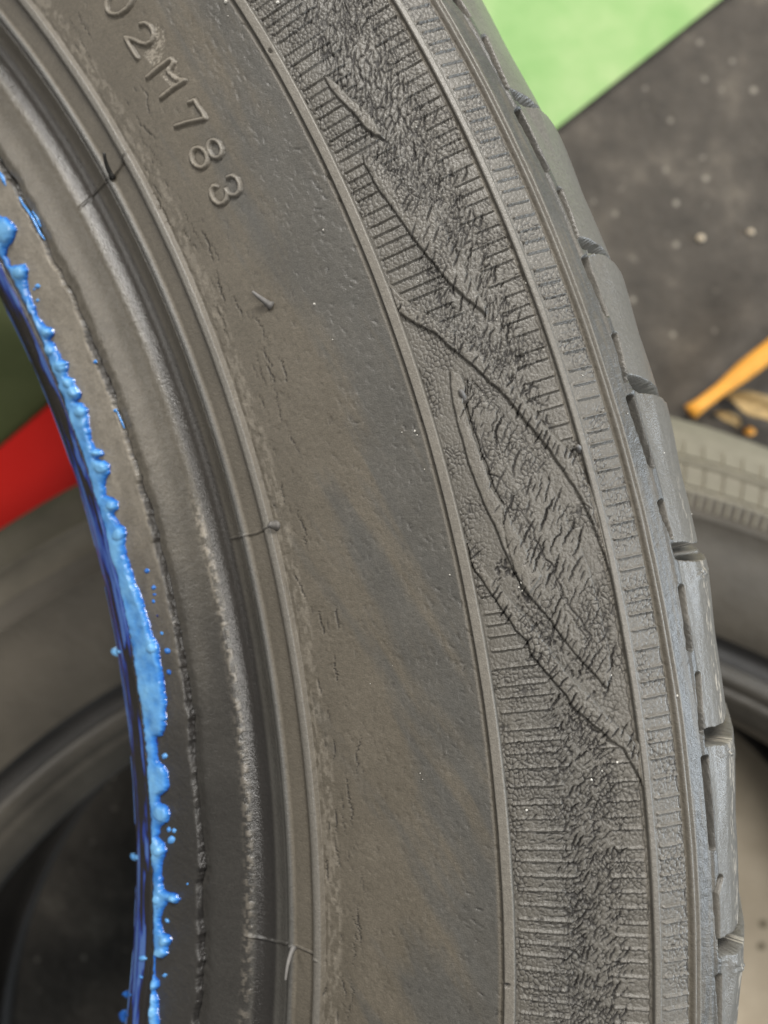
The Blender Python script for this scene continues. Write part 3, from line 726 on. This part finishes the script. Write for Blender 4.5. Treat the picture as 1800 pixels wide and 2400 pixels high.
# dusty bead: tan towards the upper end, shade painted in towards the lower end
bead = RG < 247.4
tan = sstep(math.radians(4), math.radians(22), TG + 0.10 * (zf(206, 248, 12, 4, 155, 3) - 0.5))
strip = trap(RG, 217, 229.0, 0.8)
DIRT = np.where(bead, np.clip(tan * (0.55 + 0.5 * strip) + 0.1, 0, 1), DIRT)
PALE = np.where(bead & (RG > 216.4), np.maximum(PALE, (0.16 + 0.30 * strip) * tan * trap(RG, 216.5, 236, 1.5) * (0.6 + 0.8 * zf(213, 240, 3, 2, 158, 3))), PALE)
DARK = np.maximum(DARK, np.where(bead, (0.62 * (1 - tan)) * (RG > 216) * (RG < 229.5) + 0.78 * trap(RG, 240.3, 244.2, 0.5) + 0.58 * (1 - tan) * trap(RG, 229.5, 240, 0.6), 0))  # bare contact rubber with shade painted into the rim channel and lower bead
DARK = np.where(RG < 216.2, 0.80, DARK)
PALE = np.maximum(PALE, 0.20 * trap(RG, 255.0, 258.0, 0.4) * sstep(0.45, 0.65, zf(254, 259.5, 1.4, 0.5, 160, 3)))
PALE = np.maximum(PALE, 0.30 * trap(RG, 283.6, 285.1, 0.1)); PALE = np.maximum(PALE, 0.24 * trap(RG, 304.15, 305.0, 0.1)); PALE = np.maximum(PALE, 0.20 * trap(RG, 253.2, 254.7, 0.2))
PALE = np.maximum(PALE, 0.24 * trap(RG, 309.5, 310.5, 0.1))
PALE = np.maximum(PALE, np.where(TREAD & (RG > 313.5), 0.17, 0)); PALE = np.maximum(PALE, np.where((RG > 305.2) & (RG < 309), 0.18, 0)); PALE = np.maximum(PALE, np.where((RG > 285.3) & (RG < 303.6), 0.07 + 0.06 * sstep(292, 300, RG), 0))
# bright scuffed edge of the tread blocks
EDG = np.where(TREAD, sstep(0.52, 0.66, zf(315, 318, 1.0, 0.5, 170, 4)) * trap(RG, 316.0, 317.2, 0.25), 0) * (1 - sstep(math.radians(10), math.radians(16), TG))
PALE = np.maximum(PALE, 0.9 * EDG)
# blue dye smeared along the bead toe
sm = 0.62 * sstep(0.44, 0.72, zf(208, 217, 22, 2.0, 180, 5)) * trap(RG, 209.4, 215.6, 0.3)
sm = np.maximum(sm, 0.95 * sstep(0.38, 0.55, tf(9, 0.0, 184, 3)) * trap(RG, 208.9, 210.0, 0.18))
sm = np.maximum(sm, 0.6 * sstep(0.46, 0.64, zf(208, 217, 14, 1.6, 188, 4)) * trap(RG, 213.2, 215.3, 0.4))
SMEAR = np.clip(sm, 0, 1)
DISP += 0.25 * SMEAR * trap(RG, 208.5, 210.2, 0.2)

DISP -= CRK
CRACK_SHADE = np.clip(np.maximum(0.86 * sstep(0.05, 0.24, CRK), DARK), 0, 1)  # dark crack rubber together with the painted shade

# ---- vertices in the tyre's own frame (metres)
RAD = RG + DISP * NX1[None, :]
ZZ = -HG + DISP * NZ1[None, :]
VERT = np.stack([RAD * np.cos(TG), RAD * np.sin(TG), ZZ], -1).reshape(-1, 3) / 1000.0
GLOSS = (RG < 247.3) * (1 - 0.6 * trap(RG, 216.5, 229.0, 0.8))
WEAR_SHADE = np.stack([DIRT, CRACK_SHADE, PALE, GLOSS], -1).reshape(-1, 4)
SMF = SMEAR.ravel()

def zone(mask, k): LAB[mask & (LAB == 0)] = k
zone(RG < 247.9, 1); zone((RG >= 247.9) & (RG < 248.85), 2); zone((RG >= 248.85) & (RG < 253.0), 3); zone((RG >= 253.0) & (RG < 254.95), 4)
zone((RG >= 283.4) & (RG < 285.3), 5); zone((RG >= 304.0) & (RG < 305.15), 6)
zone((RG >= 309.35) & (RG < 310.6), 8); zone((RG >= 305.15) & (RG <= 312.95), 7)

tyre = bpy.data.objects.new('tyre', None)
link(tyre)
tyre.empty_display_size = 0.05
def c2w(v): return Vector((v[0], -v[1], -v[2]))
Xw, Yw, Zw = c2w(U_C), c2w(-V_C), c2w(-N_C)
tyre.matrix_world = Matrix(((Xw.x, Yw.x, Zw.x, T_C[0]), (Xw.y, Yw.y, Zw.y, -T_C[1]), (Xw.z, Yw.z, Zw.z, HC - T_C[2]), (0, 0, 0, 1)))
tag(tyre, 'cracked grey car tyre in front with blue paint along its inner bead', 'tyre')

# faces grouped by label
I, J = np.meshgrid(np.arange(NT - 1), np.arange(NR - 1), indexing='ij')
base = (I * NR + J).ravel()
QUAD = np.stack([base, base + 1, base + NR + 1, base + NR], -1)     # outward facing
FLAB = LAB[:-1, :-1].ravel()
order = np.argsort(FLAB, kind='stable'); FLs = FLAB[order]
cuts = np.r_[0, np.where(np.diff(FLs))[0] + 1, len(FLs)]
GROUPS = {int(FLs[a]): order[a:b] for a, b in zip(cuts[:-1], cuts[1:])}
REMAP = np.zeros(len(VERT), np.int32)
def part(k, name, parent):
    f = QUAD[GROUPS[k]]
    u_ = np.unique(f); REMAP[u_] = np.arange(len(u_))
    return mesh_np(name, VERT[u_], REMAP[f], M_RUB, parent, True, {'wear_shade': ('FLOAT_COLOR', WEAR_SHADE[u_]), 'smear': ('FLOAT', SMF[u_])})

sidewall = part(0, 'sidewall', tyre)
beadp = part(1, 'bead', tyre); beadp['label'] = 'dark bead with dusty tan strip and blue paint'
shoulder = part(7, 'shoulder', tyre)
part(2, 'rim_ridge', beadp); part(3, 'rim_channel', beadp); part(4, 'rim_ridge', beadp)
part(5, 'raised_bar', sidewall); part(6, 'raised_bar', sidewall); part(8, 'shoulder_ridge', shoulder)
for k, (nm, inf) in NAMES.items():
    if k not in GROUPS: continue
    if nm == 'embossed_character': part(k, nm, sidewall)['label'] = 'raised mould character ' + inf
    elif nm == 'flame_relief': part(k, nm, sidewall)
    elif nm == 'serration_rib': part(k, nm, shoulder if inf == 2 else sidewall)
    elif nm in ('tread_block', 'tread_groove'): part(k, nm, tyre)

# ---- the rest of the tyre: back, tread, lining and the arc outside the picture
WID = 150.0
def ring_disp(r):
    return (0.45 * trap(r, 248.0, 248.75, 0.18) - 0.35 * trap(r, 247.2, 247.85, 0.15) - 0.45 * trap(r, 248.95, 252.9, 0.22) + 0.85 * np.sqrt(np.clip(1 - ((r - 253.95) / 0.95) ** 2, 0, 1))
            + 0.75 * trap(r, 283.55, 285.15, 0.16) + 0.50 * trap(r, 304.1, 305.05, 0.14) + 0.42 * trap(r, 309.45, 309.85, 0.12) + 0.34 * trap(r, 310.15, 310.5, 0.1))
sf = np.unique(np.r_[np.arange(0, _s[-1], 2.0), np.interp([246.8, 247.3, 247.9, 248.2, 248.6, 248.9, 249.3, 252.6, 253.0, 253.3, 253.7, 254.2, 254.6, 254.95, 283.3, 283.75, 285.0, 285.4, 303.9, 304.3, 304.9, 305.3, 309.3, 309.6, 309.75, 309.95, 310.25, 310.4, 310.7], _r, _s), _s[-1]])
rf = np.interp(sf, _s, _r); hf = np.interp(sf, _s, _h); df = ring_disp(rf)
rf = rf + df * np.interp(sf, SS, NX1); hf = hf - df * np.interp(sf, SS, NZ1)
front = [(float(a_), float(b_)) for a_, b_ in zip(rf, hf)]
front[-1] = (R1[-1], H1[-1])
front[0] = (R1[0], H1[0])
crown = [(319.45, 75)]
back = [(r, WID - h) for r, h in front[::-1]]
inner = [(209, WID - 38), (216, WID - 30), (240, WID - 17), (275, WID - 12), (300, WID - 24), (308, WID - 48), (309, 75), (308, 48), (300, 24), (275, 12), (240, 17), (216, 30), (209, 38)]
prof = front + crown + back + inner
nf = len(front); npf = len(prof)
ths = np.r_[np.linspace(TH0, TH1, 52), np.linspace(TH1, TH0 + 2 * math.pi, 150)[1:-1]]
V = np.array([(r * math.cos(t), r * math.sin(t), -h) for t in ths for r, h in prof]) / 1000.0
Fq = []
n_ = len(ths)
for i in range(n_):
    i2 = (i + 1) % n_
    for j in range(npf):
        j2 = (j + 1) % npf
        if i < 51 and j < nf - 1: continue
        Fq.append((i * npf + j, i * npf + j2, i2 * npf + j2, i2 * npf + j))
mesh_np('carcass', V, np.array(Fq), M_CARC, tyre)

# ---- moulding nubs (tapered, bent)
def surf(px, lift=0.0):
    r, t = px2rt([px]); r = float(r[0]); t = float(t[0])
    nx = float(np.interp(r, R1, NX1)); nz = float(np.interp(r, R1, NZ1))
    return np.array([(r + lift * nx) * math.cos(t), (r + lift * nx) * math.sin(t), -float(h_of(r)) + lift * nz]) / 1000.0

def tube(name, P, R, mat, parent, seg=10):
    P = np.asarray(P, float); V = []; F = []
    for i, (p, r) in enumerate(zip(P, R)):
        d = P[min(i + 1, len(P) - 1)] - P[max(i - 1, 0)]; d /= np.linalg.norm(d)
        a = np.cross(d, [0.3, 0.2, 0.9]); a /= np.linalg.norm(a); b = np.cross(d, a)
        for k in range(seg):
            t = 2 * math.pi * k / seg
            V.append(p + (a * math.cos(t) + b * math.sin(t)) * r)
    for i in range(len(P) - 1):
        for k in range(seg):
            k2 = (k + 1) % seg
            F.append([i * seg + k, i * seg + k2, (i + 1) * seg + k2, (i + 1) * seg + k])
    F.append(list(range(seg))[::-1]); F.append([(len(P) - 1) * seg + k for k in range(seg)])
    return mesh_py(name, V, F, mat, parent)

def nub(base, mid, tip, l1, l2, r0=0.00045, r1=0.00022, mat=None):
    a, b, c = surf(base, -0.2), surf(mid, l1), surf(tip, l2)
    P = [a * (1 - t) ** 2 + 2 * b * t * (1 - t) + c * t * t for t in np.linspace(0, 1, 9)]
    R = [(r0 * 1.5 if i == 0 else r0) * (1 - i / 8) + r1 * i / 8 for i in range(9)]
    P.append(np.array(P[-1]) + (np.array(P[-1]) - np.array(P[-2])) * 0.25); R.append(r1 * 0.4)
    tube('vent_nub', P, R, mat or M_NUB, tyre)
nub((262, 416), (262, 392), (268, 368), 1.4, 2.2, 0.00045, 0.00026, M_HAIR)
nub((634, 716), (622, 706), (604, 690), 1.2, 1.6, 0.0006, 0.00026)
nub((646, 1231), (645, 1230), (642, 1226), 1.1, 1.3, 0.0007, 0.0005)
nub((686, 2220), (690, 2240), (694, 2278), 1.5, 2.4)
nub((1088, 934), (1083, 925), (1080, 916), 0.9, 1.0, 0.0006, 0.0003)
nub((1358, 1052), (1354, 1050), (1350, 1046), 0.7, 0.8, 0.0005, 0.0003)

# ---- blue paint on the bead
LFT_E = [(-20, 566), (0, 597), (30, 652), (60, 712), (90, 774), (127, 870), (163, 972), (205, 1095), (244, 1230), (272, 1335), (297, 1438), (320, 1570), (340, 1706), (348, 1800), (353, 1900), (358, 2010), (361, 2122), (361, 2270), (356, 2330), (349, 2420)]
RGT_E = [(-20, 500), (10, 508), (32, 520), (42, 540), (34, 562), (18, 582), (16, 600), (28, 622), (44, 622), (58, 618), (68, 634), (64, 655), (70, 690), (79, 704), (90, 742), (108, 764), (127, 772), (128, 784), (117, 797), (130, 806), (138, 824), (146, 842), (160, 850), (162, 866), (160, 880), (174, 888), (180, 905), (195, 920), (192, 933), (182, 940), (196, 946), (208, 960), (209, 984), (217, 1030), (225, 1052), (240, 1054), (245, 1064), (228, 1074), (246, 1080), (259, 1090), (259, 1106), (248, 1130), (250, 1160), (266, 1166), (280, 1176), (277, 1192), (268, 1202), (280, 1225), (296, 1236), (299, 1252), (293, 1280), (308, 1330), (321, 1369), (338, 1410), (350, 1453), (360, 1490), (374, 1512), (376, 1540), (386, 1590), (392, 1640), (391, 1700), (384, 1722), (368, 1728), (370, 1752), (372, 1780), (388, 1795), (398, 1820), (396, 1852), (376, 1864), (374, 1878), (392, 1888), (402, 1904), (396, 1926), (378, 1936), (372, 1962), (388, 1976), (393, 1995), (384, 2014), (380, 2040), (386, 2084), (400, 2090), (418, 2094), (425, 2106), (416, 2118), (396, 2112), (384, 2130), (378, 2160), (384, 2184), (398, 2190), (405, 2203), (396, 2216), (396, 2234), (382, 2244), (366, 2240), (364, 2280), (374, 2296), (374, 2312), (364, 2322), (374, 2340), (372, 2370), (376, 2395), (370, 2420)]
PP = np.array(LFT_E + RGT_E[::-1], float)
sb = sub_box(PP, 6); X, Y = PX[sb], PY[sb]
Xw_ = X + 6 * (fbm(X / 10, Y / 10, 200, 3) - 0.5); Yw_ = Y + 6 * (fbm(X / 10, Y / 10, 204, 3) - 0.5)
m = inside(Xw_, Yw_, PP) & (RG[sb] > GRV[sb] + 0.15)
d = seg_dist(Xw_, Yw_, PP, True) * MMPX * 1.4
hp = np.where(m, 0.75 * np.sqrt(np.clip(d / 0.8, 0, 1)) * (0.45 + 1.1 * fbm(X / 42, Y / 70, 208, 3)), -0.3)
hp += np.where(m, 0.10 * (fbm(X / 12, Y / 12, 210, 3) - 0.5), 0)
for (bx, by, br) in ((52, 640, 14), (118, 780, 11), (122, 820, 12), (150, 858, 13), (168, 896, 12), (180, 918, 12), (195, 965, 12), (235, 1062, 9), (245, 1094, 14), (268, 1182, 12), (284, 1252, 13), (362, 1518, 10), (382, 1905, 17), (380, 1992, 11), (410, 2105, 9), (372, 2106, 10), (392, 2204, 11), (380, 2232, 13), (362, 2305, 11), (362, 2370, 12), (15, 545, 24)):
    hp += np.where(m, 0.30 * np.sqrt(np.clip(1 - ((X - bx) ** 2 + (Y - by) ** 2) / br ** 2, 0, 1)), 0)
keep = m.copy(); keep[1:] |= m[:-1]; keep[:-1] |= m[1:]; keep[:, 1:] |= m[:, :-1]; keep[:, :-1] |= m[:, 1:]
D2 = DISP[sb] * 0.35 + hp
rad = RG[sb] + D2 * NX1[None, sb[1]]; zz = -HG[sb] + D2 * NZ1[None, sb[1]]
Vp = np.stack([rad * np.cos(TG[sb]), rad * np.sin(TG[sb]), zz], -1).reshape(-1, 3) / 1000
ni, nj = X.shape
I, J = np.meshgrid(np.arange(ni - 1), np.arange(nj - 1), indexing='ij')
fk = (keep[:-1, :-1] & keep[1:, :-1] & keep[:-1, 1:] & keep[1:, 1:])
b_ = (I * nj + J)[fk]
fq = np.stack([b_, b_ + 1, b_ + nj + 1, b_ + nj], -1)
u_ = np.unique(fq); rm = np.zeros(len(Vp), np.int32); rm[u_] = np.arange(len(u_))
thick = np.clip((hp.ravel() - 0.02) / 0.95, 0, 1)
paint = mesh_np('paint_smear', Vp[u_], rm[fq], M_PAINT, beadp, True, {'thick': ('FLOAT', thick[u_])})
paint['label'] = 'wet glossy blue paint smeared along the bead'

def dome(name, px, rpx, hgt, mat, parent, th_=0.5, jag_=0.18, ecc=1.0, rot=0.0):
    V = []; F = []; nr, ns = 6, 18
    o = random.random() * 50
    c, s = math.cos(rot), math.sin(rot)
    for i in range(nr + 1):
        q = i / nr
        for k in range(ns):
            t = 2 * math.pi * k / ns
            w = 1 + jag_ * (float(vnoise(np.array(math.cos(t) * 1.6 + o), np.array(math.sin(t) * 1.6 + o))) - 0.5) * 2
            x = rpx * q * w * math.cos(t) * ecc; y = rpx * q * w * math.sin(t)
            z = hgt * math.sqrt(max(0, 1 - q * q)) - 0.12 * q
            V.append(surf((px[0] + x * c - y * s, px[1] + x * s + y * c), z))
    for i in range(nr):
        for k in range(ns):
            k2 = (k + 1) % ns
            F.append([i * ns + k, (i + 1) * ns + k, (i + 1) * ns + k2, i * ns + k2])
    ob = mesh_np(name, np.array(V), np.array(F), mat, parent, True, {'thick': ('FLOAT', np.full(len(V), th_))})
    return ob
for (x, y, r, th_) in ((88, 671, 7, .6), (80, 678, 4, .5), (88, 704, 5, .6), (345, 1338, 7, .25), (360, 1377, 6, .3), (362, 1394, 4.5, .25), (360, 1410, 5, .3), (369, 1443, 4, .12), (379, 1484, 5, .5), (392, 1526, 7, .25), (396, 1575, 6, .15), (386, 1772, 8, .7), (396, 1944, 6, .6), (408, 1947, 6, .7), (401, 1968, 9, .65), (439, 2072, 3, .5), (392, 2158, 6, .65), (386, 2286, 6, .7), (222, 848, 5, .5), (269, 962, 4, .5)):
    dome('paint_drop', (x, y), r, 0.045 * r, M_PAINT, beadp, th_, 0.25, random.uniform(0.8, 1.3), random.random() * 3)
for (x, y, r, th_) in ((272, 1528, 11, .95), (314, 2008, 10, .8), (334, 2245, 9, .7), (330, 2290, 5, .6), (298, 2330, 10, .2), (290, 2380, 14, .15)):
    dome('paint_drop', (x, y), r, 0.05 * r, M_PAINT, beadp, th_, 0.35, 0.8, random.random() * 3)
# paint caught in the open ledge of the bead, upper left
for P, w in (([(44, 462), (52, 478), (64, 494), (76, 512), (84, 528), (92, 546), (104, 562)], 4.5), ([(74, 494), (86, 512), (94, 532)], 3.5), ([(272, 962), (282, 985), (290, 1004)], 3.0), ([(-4, 402), (6, 418), (14, 436)], 7.0)):
    P = np.array(P, float)
    q = np.r_[0, np.cumsum(np.hypot(*np.diff(P, axis=0).T))]; s = np.linspace(0, q[-1], 24)
    pts = np.c_[np.interp(s, q, P[:, 0]), np.interp(s, q, P[:, 1])]
    ob = tube('paint_drop', [surf(p, -0.15) for p in pts], [w * MMPX / 1000 * (0.35 + 0.65 * math.sin(math.pi * (i + 1) / 25)) * random.uniform(0.8, 1.2) for i in range(24)], M_PAINT, beadp, 8)
    a = ob.data.attributes.new('thick', 'FLOAT', 'POINT'); a.data.foreach_set('value', np.full(len(ob.data.vertices), 0.55, np.float32))

# ---- white grit scattered on the rubber
def mat_simple(name, col, rough=0.6, scale=300, var=0.2):
    m, nt, b = new_mat(name); co = n_coord(nt)
    n = n_noise(nt, scale, 3, 0.6, co)
    c = n_ramp(nt, n, [(0.3, tuple(x * (1 - var) for x in col)), (0.7, tuple(min(1, x * (1 + var)) for x in col))])
    nt.links.new(c, b.inputs['Base Color']); b.inputs['Roughness'].default_value = rough
    return m
M_GRIT = mat_simple('white_grit', (0.62, 0.60, 0.55), 0.6, 2000, 0.15)
import bmesh
bm = bmesh.new()
spots = [(758, 540, 5), (737, 713, 3.4), (682, 266, 3.2), (780, 796, 2), (972, 1010, 5), (978, 1020, 3), (942, 1013, 2), (1054, 1347, 4), (985, 1812, 2.6), (991, 1826, 2), (868, 1602, 2), (920, 1560, 1.6), (1222, 1364, 5), (1216, 1376, 4), (1224, 1384, 3), (652, 8, 6), (530, 5, 7), (535, 38, 3), (976, 300, 3), (995, 1100, 2), (1232, 665, 3), (1365, 880, 3), (1432, 1582, 3), (1234, 1897, 4), (1410, 1805, 4), (1386, 1826, 4), (1446, 1785, 3), (1164, 750, 2.5), (1470, 970, 3), (1555, 1062, 4), (1586, 1630, 4), (1620, 1205, 4), (1108, 1030, 2), (980, 660, 3), (875, 386, 4), (1130, 925, 2.5), (1490, 1640, 2.5)]
for k in range(0):   # none at random
    y = rng.uniform(0, 2400); t = rng.uniform(-0.9, 1.25); x = xA(y) + t * (xD(y) - xA(y))
    if t < 0 and rng.random() < 0.75: continue
    spots.append((float(x), float(y), float(rng.uniform(0.7, 1.9))))
for (x, y, s) in spots:
    c = surf((x, y), 0.25 if xA(y) < x < xD(y) else 0.08)
    r = bmesh.ops.create_icosphere(bm, subdivisions=1, radius=1.0)
    sx, sy, sz = (0.8 * s * MMPX / 1000 * random.uniform(0.6, 1.2) for _ in range(3))
    rot = Matrix.Rotation(random.random() * 6, 3, Vector((random.random(), random.random(), 1)).normalized())
    for v in r['verts']:
        w = rot @ Vector((v.co.x * sx, v.co.y * sy, v.co.z * sz * 0.8)) * random.uniform(0.75, 1.2)
        v.co = Vector(c) + w
me = bpy.data.meshes.new('grit'); bm.to_mesh(me); bm.free(); me.materials.append(M_GRIT)
grit = link(bpy.data.objects.new('grit', me))
grit.matrix_world = tyre.matrix_world.copy()
tag(grit, 'fine white grit scattered over the cracked tyre sidewall', 'grit', kind='stuff')

# ------------------------------------------------------------------ rear tyre, lying flat on the ground
Z2 = 0.200
rear = bpy.data.objects.new('tyre', None); link(rear)
rear.location = (0.0353, -0.3225, 0.0)
rear.scale = (1, 1, 0.8)
tag(rear, 'dusty brown out of focus tyre lying on the ground behind the cracked one', 'tyre')
M_R2 = mat_plain_rubber('dusty_rubber', (0.048, 0.041, 0.031), (0.082, 0.070, 0.053), 0.6, 22, 0.0006)
M_R2P, nt, b = new_mat('dust_and_shade_rubber')  # pale dust at the right, shade painted into the colour towards the left
co = n_coord(nt); n1 = n_noise(nt, 40, 5, 0.6, co)
sx_ = nt.nodes.new('ShaderNodeSeparateXYZ'); nt.links.new(nt.nodes.new('ShaderNodeNewGeometry').outputs['Position'], sx_.inputs[0])
nt.links.new(n_mix(nt, n_range(nt, n_math(nt, 'ADD', sx_.outputs[0], n_range(nt, n1, 0.3, 0.7, -0.03, 0.03)), -0.02, 0.12, 0.0, 1.0), n_ramp(nt, n1, [(0.3, (0.075, 0.066, 0.05)), (0.7, (0.12, 0.105, 0.08))]), n_ramp(nt, n1, [(0.3, (0.16, 0.145, 0.108)), (0.7, (0.235, 0.213, 0.16))])), b.inputs['Base Color'])
b.inputs['Roughness'].default_value = 0.85
M_R2D = mat_plain_rubber('dark_bead_rubber', (0.018, 0.017, 0.016), (0.034, 0.031, 0.028), 0.6, 30, 0.0004)
M_R2B = mat_plain_rubber('bead_edge_rubber', (0.038, 0.034, 0.028), (0.070, 0.062, 0.050), 0.42, 30, 0.0004)
def lathe(name, prof, mat, parent, n=180, closed=False):
    V = []; F = []; m_ = len(prof)
    for i in range(n):
        t = 2 * math.pi * i / n
        for r, z in prof: V.append((r * math.cos(t), r * math.sin(t), z))
    for i in range(n):
        i2 = (i + 1) % n
        for j in range(m_ if closed else m_ - 1):
            j2 = (j + 1) % m_
            F.append((i * m_ + j, i2 * m_ + j, i2 * m_ + j2, i * m_ + j2))
    return mesh_np(name, np.array(V), np.array(F), mat, parent)
def mirror(p): return [(r, Z2 - z) for r, z in p][::-1]
side = [(0.290, 0.190), (0.296, 0.1945), (0.310, 0.199), (0.322, 0.2), (0.333, 0.1990), (0.3335, 0.1998), (0.3345, 0.1998), (0.335, 0.1986), (0.343, 0.1975)]
lathe('sidewall', side, M_R2, rear)
lathe('sidewall', mirror(side), M_R2, rear)
sh = [(0.343, 0.1975), (0.3445, 0.1965), (0.3545, 0.1925), (0.3550, 0.1945), (0.3562, 0.1938), (0.3567, 0.1912), (0.365, 0.186), (0.370, 0.180), (0.3745, 0.171), (0.377, 0.160), (0.378, 0.145)]
lathe('shoulder', sh, M_R2P, rear)
lathe('tread', [(0.378, 0.145), (0.3785, 0.13), (0.372, 0.129), (0.372, 0.121), (0.379, 0.12), (0.379, 0.08), (0.372, 0.079), (0.372, 0.071), (0.3785, 0.07), (0.378, 0.055)] + mirror(sh), M_R2, rear)
ch = [(0.2905, 0.1902), (0.288, 0.1860), (0.285, 0.1840), (0.2815, 0.1850), (0.280, 0.1885)]
lathe('rim_channel', ch, M_R2D, rear)
bd = [(0.280, 0.1885), (0.278, 0.1905), (0.275, 0.1905), (0.272, 0.1890), (0.2715, 0.1875), (0.270, 0.1880), (0.2685, 0.1880), (0.267, 0.1865), (0.263, 0.1830), (0.260, 0.1795), (0.2585, 0.176)]
lathe('bead', bd, M_R2B, rear)
lathe('bead', mirror([(0.2905, 0.1902)] + ch[1:] + bd[1:]), M_R2D, rear)
lathe('lining', [(0.2585, 0.176), (0.2575, 0.168), (0.259, 0.160), (0.268, 0.172), (0.300, 0.184), (0.335, 0.180), (0.355, 0.160), (0.362, 0.10), (0.355, 0.04), (0.335, 0.02), (0.300, 0.016), (0.268, 0.028), (0.259, 0.040), (0.2575, 0.032), (0.2585, 0.024)], M_R2D, rear)
# raised pads of the sidewall pattern, two rows
def pad_mesh(name, r0_, z0_, r1_, z1_, w, hgt):
    V = []; 
    for s in (0, 1):
        for (r, z) in ((r0_, z0_), (r1_, z1_)):
            for q in (-1, 1):
                k = (0.86 if s else 1.0)
                V.append((r + (0.0006 if (s and r == r0_) else -0.0006 if s else 0), q * w / 2 * k, z + (hgt if s else -0.001)))
    F = [(4, 6, 7, 5), (0, 4, 5, 1), (2, 3, 7, 6), (0, 2, 6, 4), (1, 5, 7, 3)]
    me = bpy.data.meshes.new(name); me.from_pydata(V, [], F); me.update(); me.materials.append(M_R2P)
    return me
pm1 = pad_mesh('sidewall_pad', 0.3447, 0.1966, 0.3542, 0.1927, 0.0080, 0.0008)
pm2 = pad_mesh('sidewall_pad', 0.3570, 0.1911, 0.3645, 0.1864, 0.0080, 0.0008)
pm3 = pad_mesh('serration_rib', 0.3362, 0.1985, 0.3428, 0.1976, 0.0012, 0.0007)
a0, a1 = math.radians(45), math.radians(140)
def pads(me, step, off):
    a = a0 + off
    while a < a1:
        if a < math.radians(84):       # the stretch beyond lies behind the front tyre
            o = link(bpy.data.objects.new(me.name.split('.')[0], me), rear); o.rotation_euler = (0, 0, a)
        a += step
pads(pm1, 0.0236, 0.0); pads(pm2, 0.0236, 0.004); pads(pm3, 0.0118, 0.0)

# ------------------------------------------------------------------ litter on the ground
M_OR = mat_simple('orange_plastic', (0.90, 0.40, 0.05), 0.6, 120, 0.12)
M_LEAF = mat_simple('dry_leaf', (0.36, 0.25, 0.11), 0.8, 150, 0.3)
M_PEB = mat_simple('pale_pebble', (0.62, 0.52, 0.38), 0.7, 200, 0.15)
def gp(x, y, z): 
    d = HC - z
    return np.array([(x - 900) / FPX * d, -(y - 1200) / FPX * d, z])
pts = [gp(1618, 966, 0.008), gp(1640, 950, 0.009), gp(1690, 912, 0.011), gp(1745, 868, 0.013), gp(1810, 818, 0.016), gp(1900, 745, 0.020), gp(1990, 680, 0.024)]
st = tube('orange_stick', [pts[0] + (pts[0] - pts[1]) * 0.15] + pts, [0.0022, 0.0052, 0.0041, 0.0041, 0.0060, 0.0062, 0.0062, 0.0055], M_OR, None, 14)
tag(st, 'bright orange stick lying on the dark ground beside the rear tyre', 'stick')
def leaf(name, a, b, wid, z, bend, mat):
    A, B = gp(*a, z), gp(*b, z); d = B - A; L = np.linalg.norm(d); d /= L; nrm = np.array([-d[1], d[0], 0])
    V = []; F = []; n, mm = 12, 5
    for s in (0, 1):
        for i in range(n + 1):
            t = i / n; w = wid * math.sin(math.pi * min(1, t * 0.92 + 0.04)) ** 0.8
            for k in range(mm):
                q = k / (mm - 1) * 2 - 1
                V.append(A + d * L * t + nrm * w * q * (1 + 0.12 * math.sin(9 * t + q)) + np.array([0, 0, bend * (q * q) + 0.004 * math.sin(3 * t) + (0.0006 if s else 0)]))
    o = (n + 1) * mm
    for i in range(n):
        for k in range(mm - 1):
            p = i * mm + k
            F.append([p, p + mm, p + mm + 1, p + 1]); F.append([o + p, o + p + 1, o + p + mm + 1, o + p + mm])
    for i in range(n):
        for k in (0, mm - 1):
            p = i * mm + k; F.append([p, p + mm, o + p + mm, o + p])
    return mesh_py(name, V, F, mat)
l1 = leaf('dry_leaf', (1700, 930), (1830, 985), 0.0075, 0.006, 0.006, M_LEAF)
tag(l1, 'curled dry tan leaf lying just below the orange stick', 'leaf')
l2 = leaf('dry_leaf', (1672, 968), (1730, 1000), 0.003, 0.004, 0.003, M_LEAF)
tag(l2, 'narrow brown leaf scrap at the edge of the rear tyre', 'leaf')
def pebble(p, r, mat, name, label, cat):
    bm = bmesh.new(); bmesh.ops.create_icosphere(bm, subdivisions=3, radius=1)
    for v in bm.verts:
        k = 1 + 0.25 * (float(vnoise(np.array(v.co.x * 1.7 + p[0] * 50), np.array(v.co.y * 1.7 + v.co.z * 1.3))) - 0.5)
        v.co = Vector((v.co.x * r * k * 1.15, v.co.y * r * k * 0.9, v.co.z * r * 0.7 * k))
    me = bpy.data.meshes.new(name); bm.to_mesh(me); bm.free(); me.materials.append(mat)
    for q in me.polygons: q.use_smooth = True
    o = link(bpy.data.objects.new(name, me)); o.location = (p[0], p[1], r * 0.62)
    tag(o, label, cat); return o
pebble(gp(1753, 1012, 0.0), 0.0030, M_OR, 'orange_chip', 'small orange chip between the leaf and the rear tyre', 'chip')
pebble(gp(1640, 560, 0.0), 0.0022, M_PEB, 'pebble', 'larger of two pale pebbles, on the dark ground upper right', 'pebble')
pebble(gp(1757, 545, 0.0), 0.0018, M_PEB, 'pebble', 'smaller pale pebble on the dark ground near the right edge', 'pebble')
print('tris', sum(sum(len(p.vertices) - 2 for p in o.data.polygons) if len(o.data.polygons) < 5000 else 2 * len(o.data.polygons) for o in bpy.data.objects if o.type == 'MESH'))
